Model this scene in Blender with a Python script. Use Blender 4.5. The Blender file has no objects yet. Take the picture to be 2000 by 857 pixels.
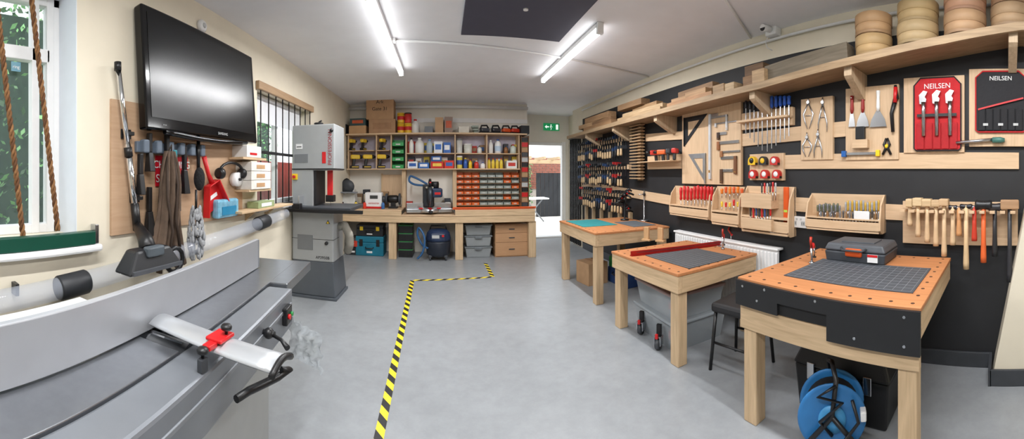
import bpy,bmesh,math,random
from math import sin,cos,tan,pi,radians
from mathutils import Vector,Matrix
R=random.Random(7)
sc=bpy.context.scene
COL=sc.collection
F,CX,CY,HC=700.0,865.0,341.0,1.42
LX,RX,BY,DY,CZ=-1.75,2.65,6.6,7.7,2.75
# ---------- camera
cd=bpy.data.cameras.new('camera');cam=bpy.data.objects.new('camera',cd);COL.objects.link(cam);sc.camera=cam
cam.location=(0,0,HC);cam.rotation_euler=(pi/2,0,0);cd.type='PANO'
cd.clip_start=.02
def setpano(t):
    t.panorama_type='CENTRAL_CYLINDRICAL'
    t.central_cylindrical_range_u_min=(0-CX)/F;t.central_cylindrical_range_u_max=(2000-CX)/F
    t.central_cylindrical_range_v_min=-(857-CY)/F;t.central_cylindrical_range_v_max=CY/F
    t.central_cylindrical_radius=1.0
for t in (cd,getattr(cd,'cycles',None)):
    try:setpano(t)
    except Exception as e:print('pano',e)
sc.view_settings.view_transform='Standard'
# ---------- back projection of measured points onto real planes
def th(x):return (x-CX)/F
def onX(x,y,X):
    r=X/sin(th(x));return Vector((X,X/tan(th(x)),HC-(y-CY)/F*r))
def onY(x,y,Y):
    r=Y/cos(th(x));return Vector((Y*tan(th(x)),Y,HC-(y-CY)/F*r))
def onZ(x,y,z):
    r=F*(HC-z)/(y-CY);return Vector((r*sin(th(x)),r*cos(th(x)),z))
def PB(f,x0,y0,x1,y1,d):
    xc=(x0+x1)/2
    if f=='B':
        a=onY(x0,y0,d);b=onY(x1,y0,d);t=onY(xc,y0,d);u=onY(xc,y1,d)
        return Vector(((a.x+b.x)/2,d,u.z)),abs(b.x-a.x),t.z-u.z,0.0
    a=onX(x0,y0,d);b=onX(x1,y0,d);t=onX(xc,y0,d);u=onX(xc,y1,d)
    return Vector((d,(a.y+b.y)/2,u.z)),abs(b.y-a.y),t.z-u.z,(-pi/2 if f=='R' else pi/2)
# ---------- materials
MC={}
def lin(c):
    c=c/255.0
    return c/12.92 if c<=.04045 else ((c+.055)/1.055)**2.4
def rgb(c):return (lin(c[0]),lin(c[1]),lin(c[2]),1)
def mt(c,rough=.5,metal=0,noise=.12,scale=12,bump=0,emit=0,grain=None,trans=0,strc=None,coat=0):
    k=(tuple(c),rough,metal,noise,scale,bump,emit,grain,trans,coat)
    if k in MC:return MC[k]
    m=bpy.data.materials.new('mat_%03d'%len(MC));m.use_nodes=True;nt=m.node_tree;N=nt.nodes;L=nt.links
    p=N['Principled BSDF'];p.inputs['Roughness'].default_value=rough;p.inputs['Metallic'].default_value=metal
    if coat:p.inputs['Coat Weight'].default_value=coat
    tc=N.new('ShaderNodeTexCoord');mp=N.new('ShaderNodeMapping');L.new(tc.outputs['Object'],mp.inputs[0])
    if grain:
        s={'x':(1.2,14,14),'y':(14,1.2,14),'z':(14,14,1.2)}[grain];mp.inputs['Scale'].default_value=s
    nz=N.new('ShaderNodeTexNoise');nz.inputs['Scale'].default_value=(3.0 if grain else scale);nz.inputs['Detail'].default_value=5
    if grain:nz.inputs['Distortion'].default_value=.6
    L.new(mp.outputs[0],nz.inputs[0])
    rp=N.new('ShaderNodeValToRGB');L.new(nz.outputs[0],rp.inputs[0])
    a=rgb(c);d=1-noise*(1.8 if grain else 1);e=1+noise*.6
    rp.color_ramp.elements[0].position=.3;rp.color_ramp.elements[1].position=.7
    rp.color_ramp.elements[0].color=(a[0]*d,a[1]*d*(.97 if grain else 1),a[2]*d*(.93 if grain else 1),1)
    rp.color_ramp.elements[1].color=(min(1,a[0]*e),min(1,a[1]*e),min(1,a[2]*e),1)
    L.new(rp.outputs[0],p.inputs['Base Color'])
    if bump:
        bn=N.new('ShaderNodeBump');bn.inputs['Strength'].default_value=bump;bn.inputs['Distance'].default_value=.01
        L.new(nz.outputs[0],bn.inputs['Height']);L.new(bn.outputs[0],p.inputs['Normal'])
    if emit:
        p.inputs['Emission Color'].default_value=a;p.inputs['Emission Strength'].default_value=emit
    if trans:
        out=N['Material Output'];mx=N.new('ShaderNodeMixShader');tr=N.new('ShaderNodeBsdfTransparent');mx.inputs[0].default_value=1-trans
        L.new(tr.outputs[0],mx.inputs[1]);L.new(p.outputs[0],mx.inputs[2]);L.new(mx.outputs[0],out.inputs[0])
    MC[k]=m;return m
def wood(c=(208,184,156),g='x',n=.1,r=.6):return mt(c,r,0,n,3,0,0,g)
PLY=wood((212,182,148),'x',.07);PLYZ=wood((212,182,148),'z',.07);PINE=wood((208,180,144),'z',.12);PINEX=wood((208,180,144),'x',.12);PINEY=wood((208,180,144),'y',.12)
ORW=wood((190,128,82),'x',.09)
BLK=mt((22,22,24),.4);BLKG=mt((10,10,12),.12,0,.02);DG=mt((60,63,68),.5);MG=mt((125,129,134),.45);LG=mt((186,188,188),.4,0,.04)
WHT=mt((232,232,232),.45,0,.03);STEEL=mt((190,192,196),.25,1,.06);ALU=mt((205,208,212),.32,.85,.04);CHR=mt((225,226,228),.1,1,.02)
RED=mt((200,28,32),.4,0,.06);BLUE=mt((30,95,170),.4);YEL=mt((240,200,30),.45);ORG=mt((228,92,30),.45,0,.06);GRN=mt((40,140,70),.45);TEAL=mt((28,130,140),.5)
BRASS=mt((196,150,80),.35,.7);KRAFT=mt((180,144,108),.8,0,.08);KRAFT2=mt((165,126,92),.8,0,.1);CLR=mt((190,198,204),.15,0,.03,8,0,0,None,.45)
# ---------- mesh builder
class B:
    def __init__(s,o=(0,0,0),rz=0):
        s.bm=bmesh.new();s.o=Vector(o);s.mats=[];s.mi=0;s.T=Matrix.Rotation(-rz,4,'Z')@Matrix.Translation(-s.o)
    def m(s,mat):
        if mat not in s.mats:s.mats.append(mat)
        s.mi=s.mats.index(mat);return s
    def fin(s,vs,fs,smooth=False,M=None):
        T=s.T@M if M else s.T
        bv=[s.bm.verts.new(T@Vector(v)) for v in vs];out=[]
        for f in fs:
            try:
                fc=s.bm.faces.new([bv[i] for i in f]);fc.material_index=s.mi;fc.smooth=smooth;out.append(fc)
            except ValueError:pass
        return bv,out
    def box(s,x0,x1,y0,y1,z0,z1,bev=0,M=None):
        vs=[(x0,y0,z0),(x1,y0,z0),(x1,y1,z0),(x0,y1,z0),(x0,y0,z1),(x1,y0,z1),(x1,y1,z1),(x0,y1,z1)]
        bv,fs=s.fin(vs,[(0,3,2,1),(4,5,6,7),(0,1,5,4),(1,2,6,5),(2,3,7,6),(3,0,4,7)],False,M)
        if bev:
            es=list({e for f in fs for e in f.edges})
            r=bmesh.ops.bevel(s.bm,geom=es,offset=bev,segments=2,profile=.5,affect='EDGES')
            for f in r['faces']:f.material_index=s.mi
        return s
    def cb(s,c,sz,bev=0,rot=None):
        M=Matrix.Translation(Vector(c))
        if rot:M=M@Matrix.Rotation(rot[2],4,'Z')@Matrix.Rotation(rot[1],4,'Y')@Matrix.Rotation(rot[0],4,'X')
        a,b,d=sz[0]/2,sz[1]/2,sz[2]/2
        return s.box(-a,a,-b,b,-d,d,bev,M)
    def loft(s,x0,x1,y0,y1,z0,X0,X1,Y0,Y1,z1,bev=0):
        vs=[(x0,y0,z0),(x1,y0,z0),(x1,y1,z0),(x0,y1,z0),(X0,Y0,z1),(X1,Y0,z1),(X1,Y1,z1),(X0,Y1,z1)]
        bv,fs=s.fin(vs,[(0,3,2,1),(4,5,6,7),(0,1,5,4),(1,2,6,5),(2,3,7,6),(3,0,4,7)])
        if bev:
            es=list({e for f in fs for e in f.edges});r=bmesh.ops.bevel(s.bm,geom=es,offset=bev,segments=2,profile=.5,affect='EDGES')
            for f in r['faces']:f.material_index=s.mi
        return s
    def tube(s,pts,r,n=10,cap=True,closed=False):
        pts=[Vector(p) for p in pts];k=len(pts);rs=r if isinstance(r,(list,tuple)) else [r]*k
        vs=[];prev=None
        for i,p in enumerate(pts):
            if closed:d=pts[(i+1)%k]-pts[i-1]
            else:d=pts[min(i+1,k-1)]-pts[max(i-1,0)]
            if d.length<1e-9:d=prev or Vector((0,0,1))
            d=d.normalized()
            if prev is None:
                u=d.orthogonal().normalized()
            else:
                u=u-d*u.dot(d)
                u=u.normalized() if u.length>1e-6 else d.orthogonal().normalized()
            w=d.cross(u);prev=d
            for j in range(n):
                a=2*pi*j/n;vs.append(p+(u*cos(a)+w*sin(a))*rs[i])
        fs=[]
        for i in range(k if closed else k-1):
            for j in range(n):
                a=i*n+j;b=i*n+(j+1)%n;i2=((i+1)%k)*n
                fs.append((a,b,i2+(j+1)%n,i2+j))
        s.fin(vs,fs,True)
        if cap and not closed:
            s.fin(vs[:n],[tuple(range(n))[::-1]]);s.fin(vs[-n:],[tuple(range(n))])
        return s
    def cyl(s,p0,p1,r,r1=None,n=20):
        return s.tube([p0,p1],[r,r if r1 is None else r1],n)
    def lathe(s,prof,c=(0,0,0),ax='z',n=20):
        M=Matrix.Translation(Vector(c))
        if ax=='x':M=M@Matrix.Rotation(pi/2,4,'Y')
        elif ax=='y':M=M@Matrix.Rotation(-pi/2,4,'X')
        elif ax!='z':M=M@Vector(ax).to_track_quat('Z','Y').to_matrix().to_4x4()
        vs=[];k=len(prof)
        for (r,z) in prof:
            for j in range(n):
                a=2*pi*j/n;vs.append((r*cos(a),r*sin(a),z))
        fs=[(i*n+j,i*n+(j+1)%n,(i+1)*n+(j+1)%n,(i+1)*n+j) for i in range(k-1) for j in range(n)]
        s.fin(vs,fs,True,M)
        if prof[0][0]>1e-4:s.fin(vs[:n],[tuple(range(n))[::-1]],False,M)
        if prof[-1][0]>1e-4:s.fin(vs[-n:],[tuple(range(n))],False,M)
        return s
    def ball(s,c,r,sc3=(1,1,1),n=14):
        k=8;vs=[];c=Vector(c)
        for i in range(k+1):
            a=pi*i/k
            for j in range(n):
                b=2*pi*j/n;vs.append((c.x+r*sc3[0]*sin(a)*cos(b),c.y+r*sc3[1]*sin(a)*sin(b),c.z-r*sc3[2]*cos(a)))
        s.fin(vs,[(i*n+j,i*n+(j+1)%n,(i+1)*n+(j+1)%n,(i+1)*n+j) for i in range(k) for j in range(n)],True);return s
    def prism(s,poly,a,b,pl='xz',M=None):
        f={'xz':lambda p,d:(p[0],d,p[1]),'xy':lambda p,d:(p[0],p[1],d),'yz':lambda p,d:(d,p[0],p[1])}[pl]
        n=len(poly);vs=[f(p,a) for p in poly]+[f(p,b) for p in poly]
        s.fin(vs,[tuple(range(n)),tuple(range(2*n-1,n-1,-1))]+[(i,i+n,(i+1)%n+n,(i+1)%n) for i in range(n)],False,M);return s
    def sheet(s,rows,smooth=True):
        n=len(rows[0]);vs=[v for r in rows for v in r]
        s.fin(vs,[(i*n+j,i*n+j+1,(i+1)*n+j+1,(i+1)*n+j) for i in range(len(rows)-1) for j in range(n-1)],smooth);return s
    def done(s,name,parent=None,label=None,sol=0,weld=True):
        if weld:
            bmesh.ops.remove_doubles(s.bm,verts=s.bm.verts,dist=1e-5)
            bmesh.ops.recalc_face_normals(s.bm,faces=s.bm.faces)
        me=bpy.data.meshes.new(name);s.bm.to_mesh(me);s.bm.free()
        for m in s.mats:me.materials.append(m)
        o=bpy.data.objects.new(name,me);COL.objects.link(o)
        if sol:
            md=o.modifiers.new('s','SOLIDIFY');md.thickness=sol
        if parent:o.parent=parent
        if label:o['label']=label
        return o
def tag(o,label,cat,group=None):
    o['label']=label;o['category']=cat
    if group:o['group']=group
    return o
def thing(name,loc,rz,label,cat,group=None):
    o=bpy.data.objects.new(name,None);o.empty_display_size=.1;COL.objects.link(o);o.location=loc;o.rotation_euler=(0,0,rz)
    return tag(o,label,cat,group)
def solo(b,name,loc,rz,label,cat,group=None,weld=True):
    o=b.done(name,weld=weld);o.location=loc;o.rotation_euler=(0,0,rz);return tag(o,label,cat,group)
def struct(b,name):
    o=b.done(name);o['kind']='structure';return o
def dup(o,loc,rz=None,label=None,scale=None):
    n=o.copy();COL.objects.link(n);n.location=loc
    if rz is not None:n.rotation_euler=(0,0,rz)
    if scale:n.scale=(scale,)*3 if not isinstance(scale,tuple) else scale
    if label:n['label']=label
    def rec(a,b):
        for c in list(a.children):
            k=c.copy();COL.objects.link(k);k.parent=b;k.matrix_parent_inverse=c.matrix_parent_inverse.copy();rec(c,k)
    rec(o,n);return n
def text(s,size,mat,parent,loc,rot=(pi/2,0,0),name='lettering',sx=1,al='CENTER'):
    cu=bpy.data.curves.new('t','FONT');cu.body=s;cu.size=size;cu.align_x=al;cu.align_y='CENTER';cu.extrude=.0006
    t=bpy.data.objects.new('t',cu);COL.objects.link(t);bpy.context.view_layer.update()
    me=bpy.data.meshes.new_from_object(t);bpy.data.objects.remove(t)
    me.materials.clear();me.materials.append(mat)
    o=bpy.data.objects.new(name,me);COL.objects.link(o);o.parent=parent;o.location=loc;o.rotation_euler=rot;o.scale=(sx,1,1);return o
# ================= STRUCTURE
CREAM=mt((226,217,197),.85,0,.03,6);WALLW=mt((234,229,219),.85,0,.03,6)
CEIL=mt((238,238,242),.9,0,.03,4);WBLK=mt((34,35,38),.6,0,.15,5)
# painted concrete floor: two noise scales for mottling and scuffs
FLOORM=mt((149,153,157),.34,0,.10,1.3,.03)
nt=FLOORM.node_tree;N=nt.nodes;L=nt.links
p=N['Principled BSDF'];src=p.inputs['Base Color'].links[0].from_socket
n2=N.new('ShaderNodeTexNoise');n2.inputs['Scale'].default_value=9;n2.inputs['Detail'].default_value=8;n2.inputs['Roughness'].default_value=.7
tc=[q for q in N if q.type=='TEX_COORD'][0];L.new(tc.outputs['Object'],n2.inputs[0])
r2=N.new('ShaderNodeValToRGB');r2.color_ramp.elements[0].position=.35;r2.color_ramp.elements[0].color=(.90,.90,.90,1);r2.color_ramp.elements[1].position=.65;r2.color_ramp.elements[1].color=(1.04,1.04,1.04,1)
L.new(n2.outputs[0],r2.inputs[0]);mx=N.new('ShaderNodeMix');mx.data_type='RGBA';mx.blend_type='MULTIPLY';mx.inputs[0].default_value=1
L.new(src,mx.inputs[6]);L.new(r2.outputs[0],mx.inputs[7]);L.new(mx.outputs[2],p.inputs['Base Color'])
struct(B().m(FLOORM).box(LX-.3,RX+.4,-3,DY+.2,-.1,0),'floor')
struct(B().m(CEIL).box(LX-.3,RX+.4,-3,DY+.2,CZ,CZ+.1),'ceiling')
W1=(-.6,1.07,1.07,2.5);W2=(onX(502,0,LX).y,onX(606,0,LX).y,1.08,2.28)
b=B().m(CREAM)
x0,x1=LX-.27,LX
b.box(x0,x1,-3,W1[0],0,CZ).box(x0,x1,W1[0],W1[1],0,W1[2]).box(x0,x1,W1[0],W1[1],W1[3],CZ).box(x0,x1,W1[1],W2[0],0,CZ)
b.box(x0,x1,W2[0],W2[1],0,W2[2]).box(x0,x1,W2[0],W2[1],W2[3],CZ).box(x0,x1,W2[1],DY+.2,0,CZ)
struct(b,'wall_left')
XR=1.58
struct(B().m(WALLW).box(LX,XR,BY,DY+.2,0,CZ),'wall_back')
DX0,DX1=1.72,2.72;DH=2.14;RX2=2.82
struct(B().m(WALLW).box(XR,DX0,DY,DY+.2,0,CZ).box(DX1,RX2,DY,DY+.2,0,CZ).box(DX0,DX1,DY,DY+.2,DH,CZ),'wall_door')
struct(B().m(WBLK).box(RX,RX+.25,-1,6.45,0,2.5),'wall_right')
struct(B().m(CREAM).box(RX,RX+.25,-1,6.45,2.5,CZ).box(RX,RX+.25,6.45,7.0,0,CZ).box(RX2,RX2+.1,7.0,DY+.2,0,CZ).box(RX,RX+.25,-3,-1,0,CZ),'wall_right_upper')
struct(B().m(CREAM).loft(2.42,RX,-3,.10,0,2.42,RX,-3,-.45,CZ),'wall_return')
struct(B().m(CREAM).box(LX-.3,RX+.3,-3.1,-3,0,CZ),'wall_rear')
struct(B().m(DG).box(RX-.02,RX,.1,6.4,0,.11,.004),'baseboard_right')
struct(B().m(DG).box(2.40,2.42,-2,.11,0,.11,.004).box(2.40,RX-.02,.10,.12,0,.11),'baseboard_return')
struct(B().m(WHT).box(LX,XR,BY-.012,BY,2.38,2.46).cyl((LX,BY-.06,2.66),(XR,BY-.06,2.66),.03),'trim_1')
struct(B().m(WHT).cyl((RX-.03,.0,2.66),(RX-.03,6.4,2.66),.012).cyl((-.5,3.48,2.735),(RX-.03,4.05,2.735),.011).cyl((1.5,1.7,2.735),(RX-.04,2.25,2.735),.011).box(-.54,-.46,3.44,3.52,2.72,2.75,.004),'trim_2')
def frame(name,X,y0,y1,z0,z1,bars):
    b=B().m(WHT);t=.055
    b.box(X-.06,X,y0,y1,z0,z0+t,.006).box(X-.06,X,y0,y1,z1-t,z1,.006).box(X-.06,X,y0,y0+t,z0,z1,.006).box(X-.06,X,y1-t,y1,z0,z1,.006)
    for (a,c,d,e) in bars:b.box(X-.055,X+.004,a,c,d,e,.005)
    struct(b,name)
    struct(B().m(mt((190,215,215),.05,0,.01,8,0,0,None,.93)).box(X-.032,X-.028,y0+.03,y1-.03,z0+.03,z1-.03),name+'_glass')
wx=LX-.2
frame('window_1',wx,W1[0],W1[1],W1[2],W1[3],[(.88,.93,W1[2],W1[3]),(.98,1.03,W1[2],W1[3]),(-.1,-.03,W1[2],W1[3]),(-.6,1.0,2.10,2.18)])
frame('window_2',wx+.05,W2[0],W2[1],W2[2],W2[3],[((W2[0]+W2[1])/2-.03,(W2[0]+W2[1])/2+.03,W2[2],W2[3])])
struct(B().m(mt((225,232,240),.6,0,.02)).box(wx,LX+.002,W1[1]-.004,W1[1],W1[2],W1[3]).box(wx,LX+.002,W1[0],W1[1],W1[3]-.004,W1[3]),'trim_3')
b=B().m(WHT);b.box(wx,LX+.07,W1[0],W1[1]+.14,.98,1.02,.014);struct(b,'trim_4')
b=B().m(WHT);b.box(wx,LX+.05,W2[0]-.05,W2[1]+.05,W2[2]-.03,W2[2],.01);struct(b,'trim_5')
t=thing('roller_blind',(wx+.08,(W2[0]+W2[1])/2,W2[3]-.30),pi/2,'white roller blind half lowered over the barred window','blind')
B().m(mt((232,234,238),.7,0,.02)).box(-.62,.62,-.006,0,0,.28).done('fabric',t);B().m(WHT).cyl((-.63,-.01,.27),(.63,-.01,.27),.02).done('roller',t)
struct(B().m(WHT).box(DX0,DX0+.06,DY-.02,DY+.1,0,DH,.005).box(DX1-.07,DX1+.02,DY-.03,DY+.1,0,DH+.02,.005).box(DX0,DX1,DY-.02,DY+.1,DH-.06,DH,.005).box(DX0,DX1,DY,DY+.2,0,.03),'door_1')
g=thing('security_gate',(RX-.02,6.72,0.03),-pi/2,'black metal lattice security gate folded against the wall by the door','gate')
b=B().m(BLK)
for i in range(7):
    u=-.32+i*.09;b.box(u,u+.015,-.03,0,0,2.12)
for k in range(9):
    z=.1+k*.22
    for i in range(6):
        u=-.32+i*.09
        b.cyl((u,-.015,z),(u+.1,-.015,z+.2),.005,n=6).cyl((u+.1,-.015,z),(u,-.015,z+.2),.005,n=6)
b.done('lattice',g);B().m(BLK).box(-.36,.3,-.045,.015,2.12,2.15).done('top_track',g)
# ---------- ceiling things
b=B().m(mt((72,72,88),.7,0,.05)).box(-.48,.48,-.5,.5,-.02,0,.003);o=solo(b,'ceiling_panel',(.65,2.86,CZ),0,'dark grey square panel fixed flat to the ceiling','ceiling panel')
B().m(WHT).cyl((0,-.1,-.03),(0,-.1,-.02),.02).done('catch',o)
EM=mt((255,255,255),.3,0,0,8,0,8)
def tube(loc,L):
    t=thing('fluorescent_light',loc,0,'long white fluorescent batten light lit on the ceiling','ceiling light','ceiling batten lights')
    B().m(WHT).box(-.03,.03,-L/2,L/2,-.045,0,.006).done('housing',t)
    B().m(EM).tube([(0,-L/2+.02,-.072),(0,L/2-.02,-.072)],.027,12).done('tube',t)
    for s in(-1,1):B().m(WHT).box(-.03,.03,s*L/2-.02,s*L/2+.02,-.1,-.0,.005).done('end_cap',t)
    ld=bpy.data.lights.new('lamp','AREA');ld.shape='RECTANGLE';ld.size=.05;ld.size_y=L-.1;ld.energy=50*L/1.8;ld.color=(.985,.99,1)
    lo=bpy.data.objects.new('lamp',ld);COL.objects.link(lo);lo.parent=t;lo.location=(0,0,-.105)
tube((-.52,3.46,CZ),2.0);tube((1.33,3.74,CZ),1.8);tube((-.52,.2,CZ),2.0);tube((1.33,.3,CZ),1.8)
p=onX(1512,72,RX-.03);t=thing('security_camera',p,-pi/2,'small white security camera on a box mount under the ceiling','camera')
B().m(WHT).box(-.06,.06,-.06,.03,0,.09,.008).done('mount',t)
B().m(WHT).cyl((0,-.06,.05),(0,-.17,.03),.03).done('body',t);B().m(BLK).lathe([(.028,0),(.026,.012),(0,.016)],(0,-.17,.03),'y').done('lens',t)
B().m(WHT).tube([(-.05,-.03,0),(-.06,-.05,-.05),(-.05,-.04,-.1),(-.02,0,-.12)],.004,6).done('cable',t)
p=onX(392,52,LX);t=thing('wall_sounder',p,pi/2,'round white alarm sounder on the cream wall','alarm')
B().m(WHT).lathe([(.05,0),(.05,-.02),(.035,-.035),(0,-.04)],(0,0,0),'y').done('case',t);B().m(LG).lathe([(.02,-.037),(.015,-.045),(0,-.046)],(0,0,0),'y').done('grille',t)
p,w,h,rz=PB('B',1061,241,1092,255,DY-.01);t=thing('exit_sign',p,0,'green emergency exit sign with white running figure and arrow','sign')
B().m(mt((20,150,90),.4,0,.02,8,0,.4)).box(-w/2,w/2,-.02,0,0,h,.002).done('panel',t)
EW=mt((250,255,250),.4,0,0,8,0,.8)
B().m(EW).box(w*.28,w*.42,-.023,-.02,h*.15,h*.85).done('door_symbol',t)
B().m(EW).ball((-w*.03,-.022,h*.76),.013,(1,.2,1)).tube([(-w*.02,-.022,h*.7),(-w*.06,-.022,h*.4),(.0,-.022,h*.25),(-.02,-.022,h*.1)],.006,6).tube([(-w*.1,-.022,h*.55),(w*.06,-.022,h*.5)],.005,6).done('running_figure',t)
B().m(EW).prism([(-w*.42,h*.5),(-w*.3,h*.75),(-w*.3,h*.58),(-w*.16,h*.58),(-w*.16,h*.42),(-w*.3,h*.42),(-w*.3,h*.25)],-.023,-.02).done('arrow',t)
# ---------- outside
solo(B().m(mt((225,220,212),.9,0,.08,3)).box(-1,5.5,0,9,-.15,-.02),'paving',(0,DY+.2,0),0,'pale stone paving outside the open door','paving')
b=B().m(mt((165,105,88),.9,0,.2,9))
for k in range(14):
    for i in range(12):b.box(i*.25-1.5+(k%2)*.12,i*.25-1.27+(k%2)*.12,0,.1,.9+k*.085,.9+k*.085+.075)
b.m(mt((200,190,180),.9)).box(-1.5,1.6,.02,.1,.0,2.1);solo(b,'brick_wall',(3.4,13.2,-.02),0,'red brick garden wall beyond the yard','wall')
b=B().m(mt((40,42,46),.7))
for i in range(12):b.box(i*.15-.2,i*.15-.06,0,.03,0,1.5)
solo(b,'garden_fence',(3.35,11.8,-.02),0,'black painted vertical board fence in the yard','fence')
b=B().m(PINE).box(-1.2,-1.1,-.05,.05,0,1.9,.005).box(1.9,2.0,-.05,.05,0,1.9,.005).m(PINEX).box(-1.4,2.2,-.05,.05,1.8,1.92,.005)
for i in range(8):b.box(-1.3+i*.45,-1.24+i*.45,-.7,.5,1.92,2.0)
solo(b,'pergola',(3.0,11.2,-.02),0,'light timber pergola over the yard','pergola')
t=thing('garden_table',(2.75,10.6,-.02),0,'pale garden table with folding legs','table')
B().m(WHT).box(-.4,.4,-.3,.3,.7,.74,.01).done('table_top',t)
for s in(-1,1):B().m(MG).cyl((-.3*s,s*.05,0.01),(.3*s,s*.05,.7),.02).done('leg',t)
def hedge(name,loc,sx,sy,sz,label,c,n=5200,q=.055):
    b=B().m(mt((30,52,30),.9,0,.4,5)).box(-sx*.5,sx*.5,-sy,sy,0,sz)
    ms=[mt(tuple(int(v*f) for v in c),.7,0,.2,5) for f in(.6,.85,1.1,1.35)]
    for i in range(n):
        p=Vector((R.uniform(-sx,sx),R.uniform(-sy,sy)*1.05,R.uniform(0.03,sz*1.08)))
        b.m(ms[R.randrange(4)])
        u=Vector((R.uniform(-1,1),R.uniform(-1,1),R.uniform(-1,1))).normalized();v=u.orthogonal().normalized();s=R.uniform(.5,1.2)*q
        b.fin([p-u*s,p+v*s*.5,p+u*s,p-v*s*.5],[(0,1,2,3)])
    o=solo(b,name,loc,0,label,'hedge',weld=False);o['kind']='stuff'
hedge('leafy_hedge',(-4.2,1.9,.7),.5,1.8,2.6,'dense green leafy hedge outside the window',(104,146,92))
hedge('leafy_hedge',(-5.0,6.6,1.4),.5,2.4,1.9,'tall green shrub behind the garden fence',(92,138,84))
hedge('leafy_hedge',(2.75,12.4,.0),.35,.3,1.7,'green shrub beside the black yard fence',(96,138,84),1500)
solo(B().m(mt((118,160,90),.9,0,.3,6)).box(-8,0,-3,12,-.15,-.1),'lawn',(LX-.28,0,0),0,'green lawn outside the windows','lawn')
b=B().m(wood((150,140,120),'z'))
for i in range(16):b.box(-.02,.02,i*.16-1,i*.16-.86,0,.95)
solo(b,'garden_fence',(-3.6,1.2,-.1),0,'weathered timber board fence beside the hedge','fence')
b=B().m(mt((165,60,52),.8,0,.1))
for i in range(22):b.box(-.02,.02,i*.14-1,i*.14-.88,0,1.75)
solo(b,'garden_fence',(-2.9,5.2,-.1),0,'red painted vertical board fence outside the barred window','fence')
# ---------- window bars, ropes, green bar
t=thing('window_bars',(LX+.012,(W2[0]+W2[1])/2,W2[2]),pi/2,'black steel security bars with timber header over the window','window bars')
w=W2[1]-W2[0];hh=W2[3]-W2[2]
B().m(wood((170,140,108),'x')).box(-w/2-.03,w/2+.03,-.03,.01,hh-.02,hh+.06,.004).done('header',t)
for i in range(9):
    u=-w/2+.05+i*(w-.1)/8;B().m(BLK).cyl((u,-.002,-.0),(u,-.002,hh),.007,n=8).done('bar',t)
for z in(.0,.55):B().m(BLK).box(-w/2,w/2,-.01,.01,z,z+.03).done('crossbar',t)
GR=mt((14,70,54),.35,0,.05)
p1=onX(186,458,LX+.05)
t=thing('green_bar',(LX+.012,(-.5+p1.y)/2,1.022),pi/2,'dark green metal box bar across the window sill','metal bar')
L=(p1.y+.5)/2
B().m(GR).box(-L,L,-.045,.01,0,.075,.004).done('bar',t);B().m(STEEL).box(L,L+.025,-.04,.01,.0,.11,.003).done('end_bracket',t)
def rope(xt,yt,xb,yb,lab):
    a=onX(xt,yt,LX-.02);c=onX(xb,yb,LX-.02);a=c+(a-c)*1.25
    if a.z>2.5:a=c+(a-c)*((2.5-c.z)/(a.z-c.z))
    b=B(o=c)
    for k in range(3):
        b.m(mt(((122,84,50),(98,64,38),(140,100,62))[k],.9,0,.25,60,.3));pts=[]
        for i in range(150):
            s=i/149;q=c.lerp(a,s);an=s*80+k*2*pi/3;pts.append(q+Vector((cos(an)*.009,sin(an)*.009,0)))
        b.tube(pts,.0078,6)
    solo(b,'rope',c,0,lab,'rope','brown twisted ropes')
rope(0,60,45,462,'brown twisted rope hanging in front of the window');rope(62,0,113,450,'brown twisted rope hanging beside the window frame')
p=onX(31,131,wx+.01);t=thing('window_sticker',p,pi/2,'small translucent sticker with white lettering on the window glass','sticker')
B().m(mt((120,170,190),.4,0,.02,8,0,0,None,.3)).box(-.03,.03,-.002,0,-.025,.03).done('label_sheet',t);text('ring',.028,WHT,t,(0,-.004,0))
# ================= TV
t=thing('television',(LX,2.15,1.70),pi/2,'large black flat screen television tilted on a wall bracket','television')
tw,tht=1.34,.79
TM=Matrix.Translation((0,-.1,0))@Matrix.Rotation(radians(-4),4,'X')
def tb(b,*a,**k):return b.box(*a,M=TM,**k)
tb(B().m(BLKG),-tw/2,tw/2,-.045,.03,0,tht,bev=.012).done('bezel',t)
tb(B().m(mt((14,15,17),.25,0,.02)),-tw/2+.045,tw/2-.045,-.048,-.044,.075,tht-.045).done('screen',t,'dark glossy screen')
B().m(BLK).box(-.2,.2,-.08,-.001,.2,.55,.01).done('wall_bracket',t)
text('SAMSUNG',.028,LG,t,(0.12,-.153,.035));text('TT TV',.012,LG,t,(-.52,-.153,.035))
p=B().m(BLKG);p.tube([TM@Vector((-.5+i*.1,-.03,-.006-.02*sin(pi*i/10))) for i in range(11)],.018,8).done('speaker_strip',t)
# ================= LEFT TOOL BOARD
bl,bw,bh,brz=PB('L',214,0,470,10,LX);bl.z=1.05
solo(B().m(wood((190,158,128),'x',.05)).box(-bw/2,bw/2,-.018,-.001,0,.83),'backing_board',bl,brz,'plain tan plywood backing board on the cream wall','board')
XB=LX+.02
a=onX(230,128,XB+.04);c=onX(268,440,XB+.04)
t=thing('vacuum_cleaner_wand',c,0,'chrome telescopic vacuum wand hanging with large black floor head','vacuum wand')
B(o=c).m(CHR).cyl(a,a.lerp(c,.5),.017).cyl(a.lerp(c,.48),c,.021).done('tube',t)
for q0,q1,r_ in((a+Vector((0,0,.02)),a-Vector((0,0,.03)),.022),(a.lerp(c,.5),a.lerp(c,.56),.026),(a.lerp(c,.86),c-Vector((0,0,.03)),.027)):B(o=c).m(BLK).cyl(q0,q1,r_).done('collar',t)
hc=onX(290,497,-1.44)
B(o=c).m(BLK).tube([c,c.lerp(hc,.35)+Vector((0,0,.02)),c.lerp(hc,.75)+Vector((0,0,.04)),hc+Vector((0,0,.02))],[.03,.036,.045,.05],14).done('swivel_neck',t)
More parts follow.
